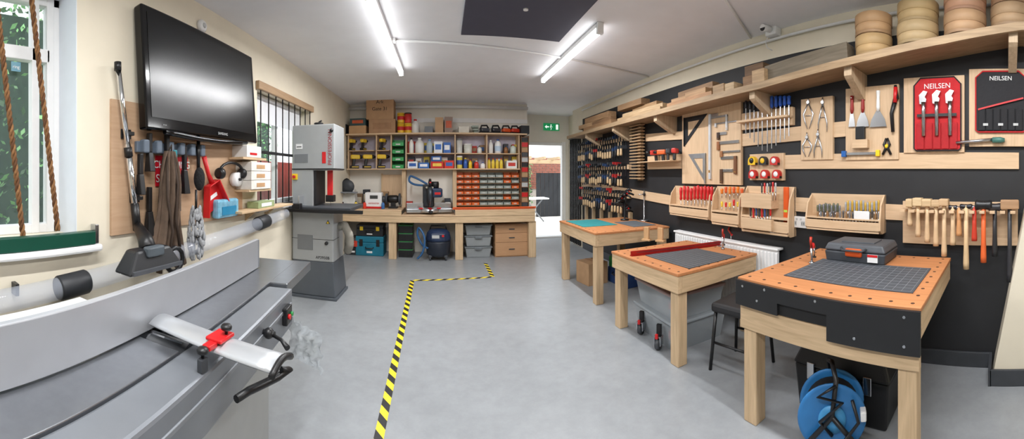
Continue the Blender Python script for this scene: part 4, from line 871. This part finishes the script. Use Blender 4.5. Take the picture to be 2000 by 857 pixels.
def rail(x0,y0,x1,y1,ye0,ye1,lab):
    a=onX(x0,y0,RX-.01);c=onX(x1,y1,RX-.01);ha=onX(x0,ye0,RX-.01).z;hc=onX(x1,ye1,RX-.01).z
    b=B(o=(RX,(a.y+c.y)/2,(ha+a.z)/2)).m(wood((214,184,150),'y',.07));
    vs=[(RX-.02,a.y,ha),(RX-.02,c.y,hc),(RX-.02,c.y,c.z),(RX-.02,a.y,a.z),(RX,a.y,ha),(RX,c.y,hc),(RX,c.y,c.z),(RX,a.y,a.z)]
    b.fin(vs,[(0,1,2,3),(4,5,6,7),(0,1,5,4),(1,2,6,5),(2,3,7,6),(3,0,4,7)])
    solo(b,'wall_batten',(RX,(a.y+c.y)/2,(ha+a.z)/2),0,lab,'wooden batten','plywood wall battens')
rail(1262,262,1336,256,276,272,'pale plywood batten behind the clamps');rail(1448,262,1660,236,286,266,'pale plywood batten on the black wall')
rail(1530,303,1990,298,330,330,'long pale plywood batten across the tool wall');rail(1130,352,1320,383,364,402,'narrow plywood batten low on the wall');rail(1553,385,1590,387,412,415,'plywood batten behind the racks');rail(1728,398,1768,400,428,430,'plywood batten behind the hammer rack')
XW=RX-.02
def wb(x0,y0,x1,y1,lab,name='tool_board',off=.0,th_=.014,mat=PLYZ):
    p,w,h,rz=PB('R',x0,y0,x1,y1,XW-off);t=thing(name,p,rz,lab,'tool board','plywood tool boards')
    B().m(mat).box(-w/2,w/2,-th_,.019,0,h,.002).done('backboard',t);return t,w,h
wb(1334,207,1449,360,'large plywood board for squares on the black wall');wb(1466,300,1532,352,'plywood board for tape measures');wb(1566,191,1628,312,'plywood board for calipers')
wb(1653,169,1756,312,'plywood board for scrapers');wb(1766,150,1884,298,'plywood board behind a red tool roll');wb(1893,135,2010,286,'plywood board behind a black tool roll')
XT=XW-.0145
def W(x0,y0,x1,y1,off=0):return PB('R',x0,y0,x1,y1,XT-off)
def trisq(x0,y0,x1,y1,c,lab,flip=False,metal=.6):
    p,w,h,rz=W(x0,y0,x1,y1);t=thing('set_square',p,rz,lab,'set square');f=-1 if flip else 1
    b=B().m(mt(c,.4,metal))
    A=[(-w/2*f,h),(w/2*f,h),(-w/2*f,0)]
    cx=sum(a[0] for a in A)/3;cz=sum(a[1] for a in A)/3
    I=[(cx+(a[0]-cx)*.52,cz+(a[1]-cz)*.52) for a in A]
    for i in range(3):
        j=(i+1)%3;b.prism([A[i],A[j],I[j],I[i]],-.006,0)
    b.done('blade',t);B().m(mt(c,.4,metal)).box(min(-w/2*f,-w/2*f+.012*f),max(-w/2*f,-w/2*f+.012*f),-.018,0,0,h,.001).done('stock',t)
trisq(1337,226,1382,284,(52,54,58),'black triangular rafter square hanging on the board');trisq(1345,300,1379,358,(185,190,195),'silver triangular speed square hanging on the board',True,.9)
def lsq(x0,y0,x1,y1,c1,c2,lab,flip=False,t1=.03,t2=.035):
    p,w,h,rz=W(x0,y0,x1,y1);t=thing('try_square',p,rz,lab,'try square','squares on the board');f=-1 if flip else 1
    s=sorted((-w/2*f,(-w/2+t2)*f));B().m(mt(c1,.45,.1,.1)).box(s[0],s[1],-.02,0,0,h,.002).m(BRASS).box(s[0]+.004,s[1]-.004,-.021,-.02,h*.1,h*.14).done('stock',t)
    s=sorted((-w/2*f,w/2*f));B().m(mt(c2,.25,.95)).box(s[0],s[1],-.011,0,h-t1,h,.0005).done('blade',t)
AL=(200,203,207)
lsq(1386,222,1403,350,AL,AL,'long steel framing square hanging vertically',False,.03,.03);lsq(1390,226,1422,256,AL,AL,'small steel square hanging on the board',True,.02,.02)
lsq(1402,258,1420,272,(60,40,30),AL,'small combination square on the board');lsq(1402,275,1444,292,(150,96,60),AL,'rosewood and steel try square');lsq(1408,294,1446,306,(160,110,72),AL,'brass faced try square',False,.02);lsq(1409,305,1440,340,(120,80,54),AL,'large rosewood try square',True);lsq(1408,330,1432,358,(90,64,46),AL,'small dark try square on the board')
lsq(1398,238,1440,246,AL,AL,'steel rule square lying level',False,.012,.02)
p,w,h,rz=W(1450,226,1549,236);t=thing('file_ledge',p,rz,'narrow plywood ledge holding files','tool rack');B().m(PLY).box(-w/2,w/2,-.09,0,0,.02,.002).box(-w/2,w/2,-.012,.033,-.06,.1,.002).done('ledge',t)
def file_(xp,yt,yb,c,sl=.5,lab='',off=.06,r=.013,grp='files and rasps'):
    p,w,h,rz=W(xp-2,yt,xp+2,yb,off);t=thing('file',p,rz,lab,'hand tool',grp)
    B().m(mt(c,.4)).lathe([(r*.5,h*(1-sl*.3)-.0),(r,h*(1-sl*.25)),(r*.8,h*(1-sl*.12)),(r,h*.97),(0,h)]).done('handle',t)
    B().m(STEEL).box(-.005,.005,-.003,.003,0,h*(1-sl*.3)).done('blade',t)
for i in range(5):file_(1457+i*8,196,262+8*i,(30,34,44),.8,'slim black handled file',.06,.015)
for i in range(6):file_(1499+i*8.4,186,296-6*i,(30,80,170),.8,'blue handled file hanging from the ledge',.06,.018)
def tapem(xp,yp,c,c2,lab):
    p,w,h,rz=W(xp-9,yp-9,xp+9,yp+9);t=thing('tape_measure',p,rz,lab,'tape measure','tape measures');r=h/2
    pts=[(-r,0),(r,0)]+[(r*cos(a*pi/8),r*.9+r*.95*sin(a*pi/8)) for a in range(9)]
    B().m(mt(c,.4)).prism(pts,-.04,0).done('case',t);B().m(mt(c2,.4)).lathe([(r*.6,0),(r*.55,.004),(0,.005)],(0,-.04,r*.9),(0,-1,0)).done('side_disc',t)
    B().m(BLK).box(r*.7,r*1.05,-.038,-.002,0,.02,.002).done('blade_tip',t)
for x,c,c2 in((1473,(235,190,40),(30,30,30)),(1494,(40,40,40),(235,190,40)),(1516,(190,40,36),(230,230,230))):tapem(x,313,c,c2,'tape measure clipped to the board')
for x in(1474,1497,1520):tapem(x,339,(190,40,36),(235,235,235),'red tape measure clipped to the board')
def divider(x0,y0,x1,y1,lab,bow=0):
    p,w,h,rz=W(x0,y0,x1,y1);t=thing('divider_caliper',p,rz,lab,'caliper','calipers and dividers')
    for s in(-1,1):B().m(STEEL).tube([(0,-.006,h),(s*w*(.25+bow),-.006,h*.55),(s*w*.4,-.006,h*.3),(s*w*(.4-bow),-.006,0)],[.006,.008,.006,.003],8).done('leg',t)
    B().m(STEEL).lathe([(.014,-.008),(.014,.008)],(0,-.008,h),'y').cyl((-w*.3,-.008,h*.5),(w*.3,-.008,h*.5),.003,n=6).lathe([(.006,0),(.006,.04)],(0,-.008,h)).done('joint',t)
divider(1571,200,1588,252,'steel outside caliper hanging on the board',.3);divider(1597,200,1618,258,'steel dividers hanging on the board');divider(1568,268,1586,306,'small steel caliper on the board',.25);divider(1589,262,1608,308,'steel compass dividers on the board')
def scraper(x0,y0,x1,y1,c,lab,off=0):
    p,w,h,rz=W(x0,y0,x1,y1,off);t=thing('scraper',p,rz,lab,'scraper','scrapers and filling knives')
    B().m(mt(c,.4)).tube([(0,-.014,h*.42),(0,-.014,h*.55),(0,-.014,h*.8),(0,-.014,h)],[.01,.016,.013,.016],10).m(WHT).cyl((0,-.032,h*.93),(0,-.005,h*.93),.004).done('handle',t)
    B().m(STEEL).prism([(-w/2,0),(w/2,0),(w*.4,h*.2),(.012,h*.46),(-.012,h*.46),(-w*.4,h*.2)],-.018,-.012).done('blade',t)
scraper(1659,188,1672,248,(150,40,36),'narrow scraper with red brown handle');scraper(1674,184,1699,248,(150,40,36),'filling knife with red brown handle');scraper(1700,178,1733,248,(235,235,232),'wide trowel scraper with white handle')
p,w,h,rz=W(1735,168,1756,258);t=thing('caulking_tool',p,rz,'black and red hand riveter tool','hand tool');B().m(BLK).tube([(0,-.02,0),(-.01,-.02,h*.4),(.02,-.02,h*.7)],[.014,.016,.02],10).tube([(.03,-.02,h*.7),(.02,-.02,h)],[.02,.012],10).done('grip',t);B().m(RED).tube([(.02,-.03,h*.62),(.025,-.03,h*.95)],.016,8).done('lever',t)
p,w,h,rz=W(1671,248,1696,290);t=thing('block_holder',p,rz,'small black plastic tool in a wooden holder','tool holder');B().m(PLY).box(-w*.6,w*.6,-.05,0,0,h*.4,.003).done('holder',t);B().m(BLK).box(-w*.35,w*.35,-.045,-.01,h*.4,h,.006).done('insert',t)
p,w,h,rz=W(1646,294,1720,306);t=thing('bevel_gauge',p,rz,'small bar tool with blue and yellow ends','hand tool');B().m(STEEL).box(-w*.4,w*.4,-.02,0,h*.3,h*.7).done('bar',t);B().m(BLUE).box(-w/2,-w*.38,-.03,0,0,h,.004).done('end_block',t);B().m(YEL).box(w*.4,w/2,-.03,0,0,h,.004).done('end_block',t)
p,w,h,rz=W(1724,270,1742,302);t=thing('spring_clamp',p,rz,'yellow and black spring clamp on the board','clamp')
for s in(-1,1):B().m(BLK).tube([(s*.005,-.012,h),(s*w*.3,-.012,h*.6),(s*w*.1,-.012,h*.4),(s*w*.45,-.012,0)],[.008,.012,.012,.01],8).done('jaw',t)
B().m(YEL).ball((0,-.012,h*.5),.018).done('spring',t)
TXT='NEILSEN'
def toolroll(x0,y0,x1,y1,c,c2,lab,n,tc):
    p,w,h,rz=W(x0,y0,x1,y1);t=thing('tool_roll',p,rz,lab,'tool roll')
    pts=[(-w/2+.02,0),(w/2-.02,0),(w/2,h*.03),(w/2,h*.9),(w/2-.05,h),(-w/2+.05,h),(-w/2,h*.9),(-w/2,h*.03)]
    B().m(mt(c,.8,0,.1,40,.2)).prism(pts,-.012,0).done('fabric',t)
    B().m(mt(c2,.8,0,.1,40)).tube([(a,-.012,z) for a,z in pts+[pts[0]]],.006,6).done('binding',t)
    pw=(w-.04)/n
    for i in range(n):
        u=-w/2+.02+pw*i;B().m(mt([int(v*.9) for v in c],.8,0,.12,30,.2)).box(u+.002,u+pw-.004,-.024,-.012,.01,h*.38,.005).done('pocket',t)
    text(TXT,h*.1,tc,t,(0,-.014,h*.88));return t,w,h,pw
t,w,h,pw=toolroll(1786,152,1877,294,(190,32,38),(40,36,38),'red fabric tool roll with three silver wrenches',5,WHT)
for i in range(3):
    u=-w*.28+i*w*.28;B().m(STEEL).tube([(u,-.026,h*.2),(u,-.03,h*.55),(u,-.03,h*.66)],[.016,.016,.02],8).prism([(u-.03,h*.64),(u+.012,h*.62),(u+.022,h*.7),(u+.01,h*.73),(u+.03,h*.8),(u-.0,h*.82),(u-.034,h*.76)],-.036,-.024).done('wrench',t)
B().m(BLK).box(-w*.42,w*.42,-.034,-.03,h*.46,h*.5).done('strap',t)
t,w,h,pw=toolroll(1906,140,2003,258,(34,34,38),(190,36,40),'black fabric tool roll with red binding',6,WHT)
B().m(RED).cb((0,-.026,h*.46),(w*.93,.004,.012),0,(0,radians(-14),0)).done('flap_binding',t)
for i in range(3):B().m(LG).box(-w*.35+i*w*.3,-w*.25+i*w*.3,-.027,-.024,h*.1,h*.14).done('size_tag',t)
p,w,h,rz=W(1868,262,1962,286,.0);t=thing('inspection_torch',p,rz,'slim silver and black torch held on the board','torch');B().m(STEEL).cyl((-w/2,-.02,h*.3),(w*.3,-.02,h*.55),.012).done('barrel',t);B().m(mt((70,120,110),.4)).lathe([(.02,0),(.022,.06),(.014,.09)],(w*.25,-.02,h*.5),'x').done('head',t)
def rack(x0,y0,x1,y1,lab,dep=.1,backh=1):
    p,w,h,rz=PB('R',x0,y0,x1,y1,XW);t=thing('tool_rack',p,rz,lab,'tool rack','plywood tool racks')
    B().m(PLY).box(-w/2,w/2,-.012,.019,0,h*backh,.002).done('backboard',t)
    for s in(-1,1):
        u=s*w/2;B().m(PLYZ).prism([(0,0),(-dep*.7,0),(-dep,h*.1),(-dep,h*.35),(-dep*.75,h*.75),(-dep*.2,h*.95),(0,h)],min(u,u-s*.014),max(u,u-s*.014),'yz').done('side',t)
    for q in((-dep,-.012,h*.34,h*.38),(-dep,-dep+.01,h*.08,h*.3),(-dep,-.012,h*.02,h*.06)):B().m(PLY).box(-w/2+.014,w/2-.014,*q,.001).done('ledge',t)
    return t,w,h,p
def drivers(x0,x1,n,yt,yb,cols,lab,sl=.95,r=.014,off=.05,rs=1):
    for i in range(n):
        x=x0+(x1-x0)*i/(n-1);c=cols[i%len(cols)]
        p,w,h,rz=W(x-2,yt+R.uniform(-3,3)*rs,x+2,yb+R.uniform(-2,2)*rs,off)
        t=thing('screwdriver',p,rz,lab,'hand tool','screwdrivers and chisels')
        B().m(mt(c,.35)).lathe([(r*.6,h*.45),(r,h*.5),(r*.8,h*.6),(r*1.05,h*.8),(r,h*.96),(0,h)],(0,0,0),'z',10).done('handle',t)
        B().m(STEEL).cyl((0,0,0),(0,0,h*.47),.004,n=8).done('shaft',t)
rack(1320,364,1397,424,'plywood rack of red handled screwdrivers');drivers(1330,1390,10,364,412,[(205,32,36)],'red handled screwdriver standing in the rack',r=.018)
rack(1402,364,1456,440,'plywood rack of orange handled chisels');drivers(1410,1449,6,366,388,[(236,130,40),(225,95,40)],'orange handled chisel in the rack',r=.016);drivers(1410,1449,6,392,412,[(235,200,60),(205,40,40)],'small yellow handled chisel in the rack',r=.012)
t,w,h,p=rack(1460,364,1553,456,'plywood rack with bins of files and a marker rack')
for z0,z1 in((.55,.85),(.1,.33)):B().m(PLY).box(-w*.45,w*.2,-.13,-.013,h*z0,h*z1,.003).done('front_bin',t)
drivers(1488,1515,6,356,392,[(60,60,64),(205,40,40),(190,190,190)],'slim marking tool in the rack bin',off=.09,r=.008);drivers(1466,1505,8,402,440,[(60,60,64),(205,40,40),(60,90,150)],'slim pencil gauge in the lower bin',off=.09,r=.009)
p,w,h,rz=W(1530,365,1544,454,.0);t=thing('spirit_level',p,rz,'upright orange spirit level in the rack','spirit level');B().m(ORG).box(-.025,.025,-.02,.0,0,h,.003).m(mt((190,230,90),.2)).box(-.018,.018,-.022,-.02,h*.45,h*.5).done('beam',t)
p,w,h,rz=W(1502,436,1518,455,.05);can(p,.03,h,(240,240,240),(220,60,50),'white glue tub hanging at the rack',name='glue_tub')
p,w,h,rz=W(1548,422,1580,444,-.034);t=thing('double_socket',p,rz,'white double electric wall socket','socket');B().m(WHT).box(-w/2,w/2,-.03,0,0,h,.005).done('plate',t)
for s in(-1,1):B().m(LG).box(s*w*.25-.02,s*w*.25+.02,-.032,-.03,h*.2,h*.6).m(DG).box(s*w*.25-.012,s*w*.25-.007,-.033,-.03,h*.3,h*.5).box(s*w*.25+.007,s*w*.25+.012,-.033,-.03,h*.3,h*.5).done('outlet',t);B().m(LG).box(s*w*.12-.008,s*w*.12+.008,-.034,-.03,h*.68,h*.85,.001).done('switch',t)
rack(1586,379,1729,450,'wide plywood rack of drill bits',.11);drivers(1597,1640,12,398,428,[(90,92,70),(120,120,124)],'steel drill bit standing in the rack',r=.009);drivers(1652,1716,16,392,430,[(160,162,166),(200,160,60)],'drill bit with shank standing in the rack',r=.008);drivers(1597,1716,20,412,438,[(150,110,70),(120,120,124),(70,70,74)],'short drill bit in the front row of the rack',r=.007,off=.08)
p,w,h,rz=W(1668,412,1698,430,.09);t=thing('note_card',p,rz,'small white paper card in the drill rack','card');B().m(WHT).box(-w/2,w/2,-.003,0,0,h).done('card_sheet',t)
p,w,h,rz=PB('R',1764,394,1988,478,XW);t=thing('tool_rack',p,rz,'wide plywood hanging rack for hammers','tool rack')
B().m(PLY).box(-w/2,w/2,-.012,.019,0,h,.002).done('backboard',t)
for i in range(12):u=-w/2+.04+i*(w-.08)/11;B().m(PLY).box(u-.018,u+.018,-.16,-.012,h*.78,h*.84,.002).done('fork',t)
def hammer(xp,yt,yb,hw,hh,hc,kc,lab,rubber=False,kr=.018,metal=0,off=.09):
    p,w,h,rz=W(xp-2,yt,xp+2,yb,off);t=thing('hammer',p,rz,lab,'hammer','hammers and mallets')
    B().m(mt(kc,.45,0,.1)).tube([(0,0,0),(0,0,h*.1),(0,0,h*.4),(0,0,h-hh*.3)],[kr*1.15,kr*1.15,kr*.9,kr*.85],12).done('handle',t)
    if metal or rubber:B().m(mt(hc,.35,.9 if metal else 0)).lathe([(hh*.4,-hw/2),(hh*.5,-hw*.4),(hh*.42,-hw*.15),(hh*.42,hw*.15),(hh*.5,hw*.4),(hh*.4,hw/2)],(0,0,h-hh/2),'x').done('head',t)
    else:B().m(wood(hc,'x')).box(-hw/2,hw/2,-.035,.035,h-hh,h,.008).done('head',t)
LW=(214,184,146)
hammer(1777,388,440,.05,.06,(208,180,140),LW,'small wooden mallet hanging in the rack')
hammer(1793,386,462,.07,.06,(214,188,148),LW,'pale wooden mallet hanging in the rack');hammer(1811,388,473,.07,.055,(210,182,142),LW,'wooden mallet with square head hanging in the rack');hammer(1828,390,480,.06,.05,(200,170,132),LW,'narrow headed wooden mallet in the rack');hammer(1844,388,500,.07,.05,(204,172,134),LW,'slim wooden mallet hanging in the rack')
hammer(1861,400,478,.06,.035,(70,70,74),LW,'small steel head hammer with pale handle',metal=1);hammer(1873,402,460,.05,.03,(120,120,124),(206,150,100),'pin hammer with brown handle',metal=1);hammer(1887,398,525,.09,.038,(60,60,64),(216,186,144),'claw hammer with long pale handle',metal=1,kr=.019)
hammer(1903,400,470,.06,.035,(120,120,124),(200,60,40),'small pin hammer with red handle',metal=1)
hammer(1921,390,512,.12,.075,(26,26,28),(230,104,50),'rubber mallet with orange handle',rubber=True,kr=.019);hammer(1943,396,500,.09,.06,(46,44,46),(40,40,42),'black headed mallet with black grip',rubber=True)
hammer(1972,390,550,.13,.065,(170,134,100),(52,52,56),'long mallet with wooden head and black handle',kr=.018)
p,w,h,rz=PB('R',1266,303,1332,330,XW);t=thing('tool_shelf',p,rz,'small plywood shelf with hooks for tools','shelf');B().m(PLY).box(-w/2,w/2,-.18,0,h*.5,h*.56,.002).box(-w/2,w/2,-.012,.019,0,h,.002).done('board',t)
for i,c in enumerate(((205,50,40),(226,100,40),(60,62,68),(205,50,40))):
    p2=onX(1277+i*14,0,XW-.09);p2.z=p.z+h*.56+.001;t=thing('heat_gun',p2,R.uniform(0,3),'red and black hand held power tool on the shelf','power tool','small tools on the shelf')
    B().m(mt(c,.4)).box(-.07,.05,-.03,.03,.08,.14,.015).done('motor_housing',t);B().m(BLK).cb((-.03,0,.045),(.04,.035,.09),.01,(0,.1,0)).cyl((.05,0,.11),(.1,0,.11),.018).done('grip',t)
p,w,h,rz=PB('R',1240,243,1264,352,XW);t=thing('toothed_rack',p,rz,'vertical wooden rack strip with many pegs','rack');b=B().m(wood((180,150,116),'z')).box(-.04,.04,-.03,.019,0,h,.003)
for i in range(18):
    z=.02+i*(h-.05)/17;b.box(-.15,.15,-.1,-.03,z,z+.016,.002)
b.done('rack_body',t)
def clamp(loc,h,c,c2,lab,rz=-pi/2):
    t=thing('bar_clamp',loc,rz,lab,'clamp','bar clamps on the wall')
    B().m(mt((70,72,76),.35,.8)).box(-.006,.006,-.008,.008,0,h,.001).done('bar',t)
    B().m(mt(c,.4)).prism([(-.012,h-.04),(.012,h-.04),(.012,h),(-.012,h)],-.09,.008).m(BLK).cyl((0,-.085,h-.05),(0,-.085,h-.035),.014,n=10).done('fixed_jaw',t)
    B().m(mt(c,.4)).box(-.013,.013,-.1,.008,h*.35,h*.35+.05,.004).done('sliding_jaw',t)
    B().m(mt(c2,.45)).lathe([(.016,0),(.02,.02),(.016,.1),(.009,.11)],(0,-.085,h*.35-.1),'z',10).cyl((0,-.085,h*.35),(0,-.085,h*.35+.1),.005,n=8).done('handle',t)
    return t
vars_=[((30,32,36),(200,170,130)),((40,64,104),(30,30,34)),((170,40,40),(30,30,32)),((60,64,70),(206,176,136))]
protos={}
rowsC=[(1.98,.36,20,6.3,4.62),(1.55,.35,20,6.3,4.62),(1.12,.33,18,6.25,4.62)]
for r_,(zt,hh,n,ya,yb) in enumerate(rowsC):
    solo(B().m(PLY).box(-(ya-yb)/2-.06,(ya-yb)/2+.06,-.05,0,-.05,.02,.003),'clamp_rail',(RX,(ya+yb)/2,zt),-pi/2,'horizontal wooden rail holding bar clamps','wooden rail','clamp rails')
    for i in range(n):
        Y=ya-(ya-yb)*i/(n-1);v=(0,3,1,3,2,0)[(i//2+r_*2)%6]
        loc=Vector((RX-.058,Y,zt+.06-hh-R.uniform(0,.04)))
        if v not in protos:protos[v]=clamp(loc,hh,vars_[v][0],vars_[v][1],['black bar clamp with wooden handle','blue bar clamp with black handle','red bar clamp with black handle','grey bar clamp with wooden handle'][v])
        else:dup(protos[v],loc)
for i in range(6):
    solo(B().m(wood((186,160,126),'z')).box(-.03,.03,-.05,0,0,.3,.004),'wooden_cleat',(RX,6.2-i*.33,.55+.02*(i%2)),-pi/2,'short wooden cleat fixed low on the wall','wood block','wall cleats')
# ================= split parts whose mesh holds separate pieces
EXC={'lettering','grid_lines','contents','running_figure','lattice','fluffy_head','text_lines','carcass','label_patch','backboard','cloth','front_panel','case_base'}
def islands(me):
    n=len(me.vertices);par=list(range(n))
    def f(i):
        while par[i]!=i:par[i]=par[par[i]];i=par[i]
        return i
    for e in me.edges:
        a,b=f(e.vertices[0]),f(e.vertices[1])
        if a!=b:par[a]=b
    g={}
    for i in range(n):g.setdefault(f(i),[]).append(i)
    bb=[]
    for vs in g.values():
        cs=[me.vertices[i].co for i in vs]
        bb.append([set(vs),[min(c[k] for c in cs) for k in range(3)],[max(c[k] for c in cs) for k in range(3)]])
    if len(bb)>60:return None
    ch=True
    while ch:
        ch=False
        for i in range(len(bb)):
            for j in range(i+1,len(bb)):
                A,Bq=bb[i],bb[j]
                if all(A[1][k]-.003<=Bq[2][k] and Bq[1][k]-.003<=A[2][k] for k in range(3)):
                    bb[i]=[A[0]|Bq[0],[min(A[1][k],Bq[1][k]) for k in range(3)],[max(A[2][k],Bq[2][k]) for k in range(3)]];bb.pop(j);ch=True;break
            if ch:break
    return [x[0] for x in bb]
cache={}
for o in list(bpy.data.objects):
    if o.type!='MESH' or not o.parent or o.get('kind') or o.modifiers or o.name.split('.')[0] in EXC:continue
    me=o.data
    if me.name not in cache:
        cl=islands(me);parts=None
        if cl and 1<len(cl)<=8:
            parts=[]
            for vs in cl:
                bm=bmesh.new();bm.from_mesh(me);bm.verts.ensure_lookup_table()
                bmesh.ops.delete(bm,geom=[v for v in bm.verts if v.index not in vs],context='VERTS')
                m2=bpy.data.meshes.new(me.name);bm.to_mesh(m2);bm.free()
                for m in me.materials:m2.materials.append(m)
                parts.append(m2)
        cache[me.name]=parts
    parts=cache[me.name]
    if parts:
        o.data=parts[0]
        for m2 in parts[1:]:
            n=o.copy();n.data=m2;COL.objects.link(n)
# ================= LIGHT
w=bpy.data.worlds.new('world');sc.world=w;w.use_nodes=True;bg=w.node_tree.nodes['Background'];bg.inputs[0].default_value=(.88,.94,1,1);bg.inputs[1].default_value=2.0
sd=bpy.data.lights.new('sun','SUN');sd.energy=3.0;sd.angle=.1;so=bpy.data.objects.new('sun',sd);COL.objects.link(so);so.rotation_euler=Vector((.55,-.35,1.0)).to_track_quat('Z','Y').to_euler()
print('objects',len(bpy.data.objects))
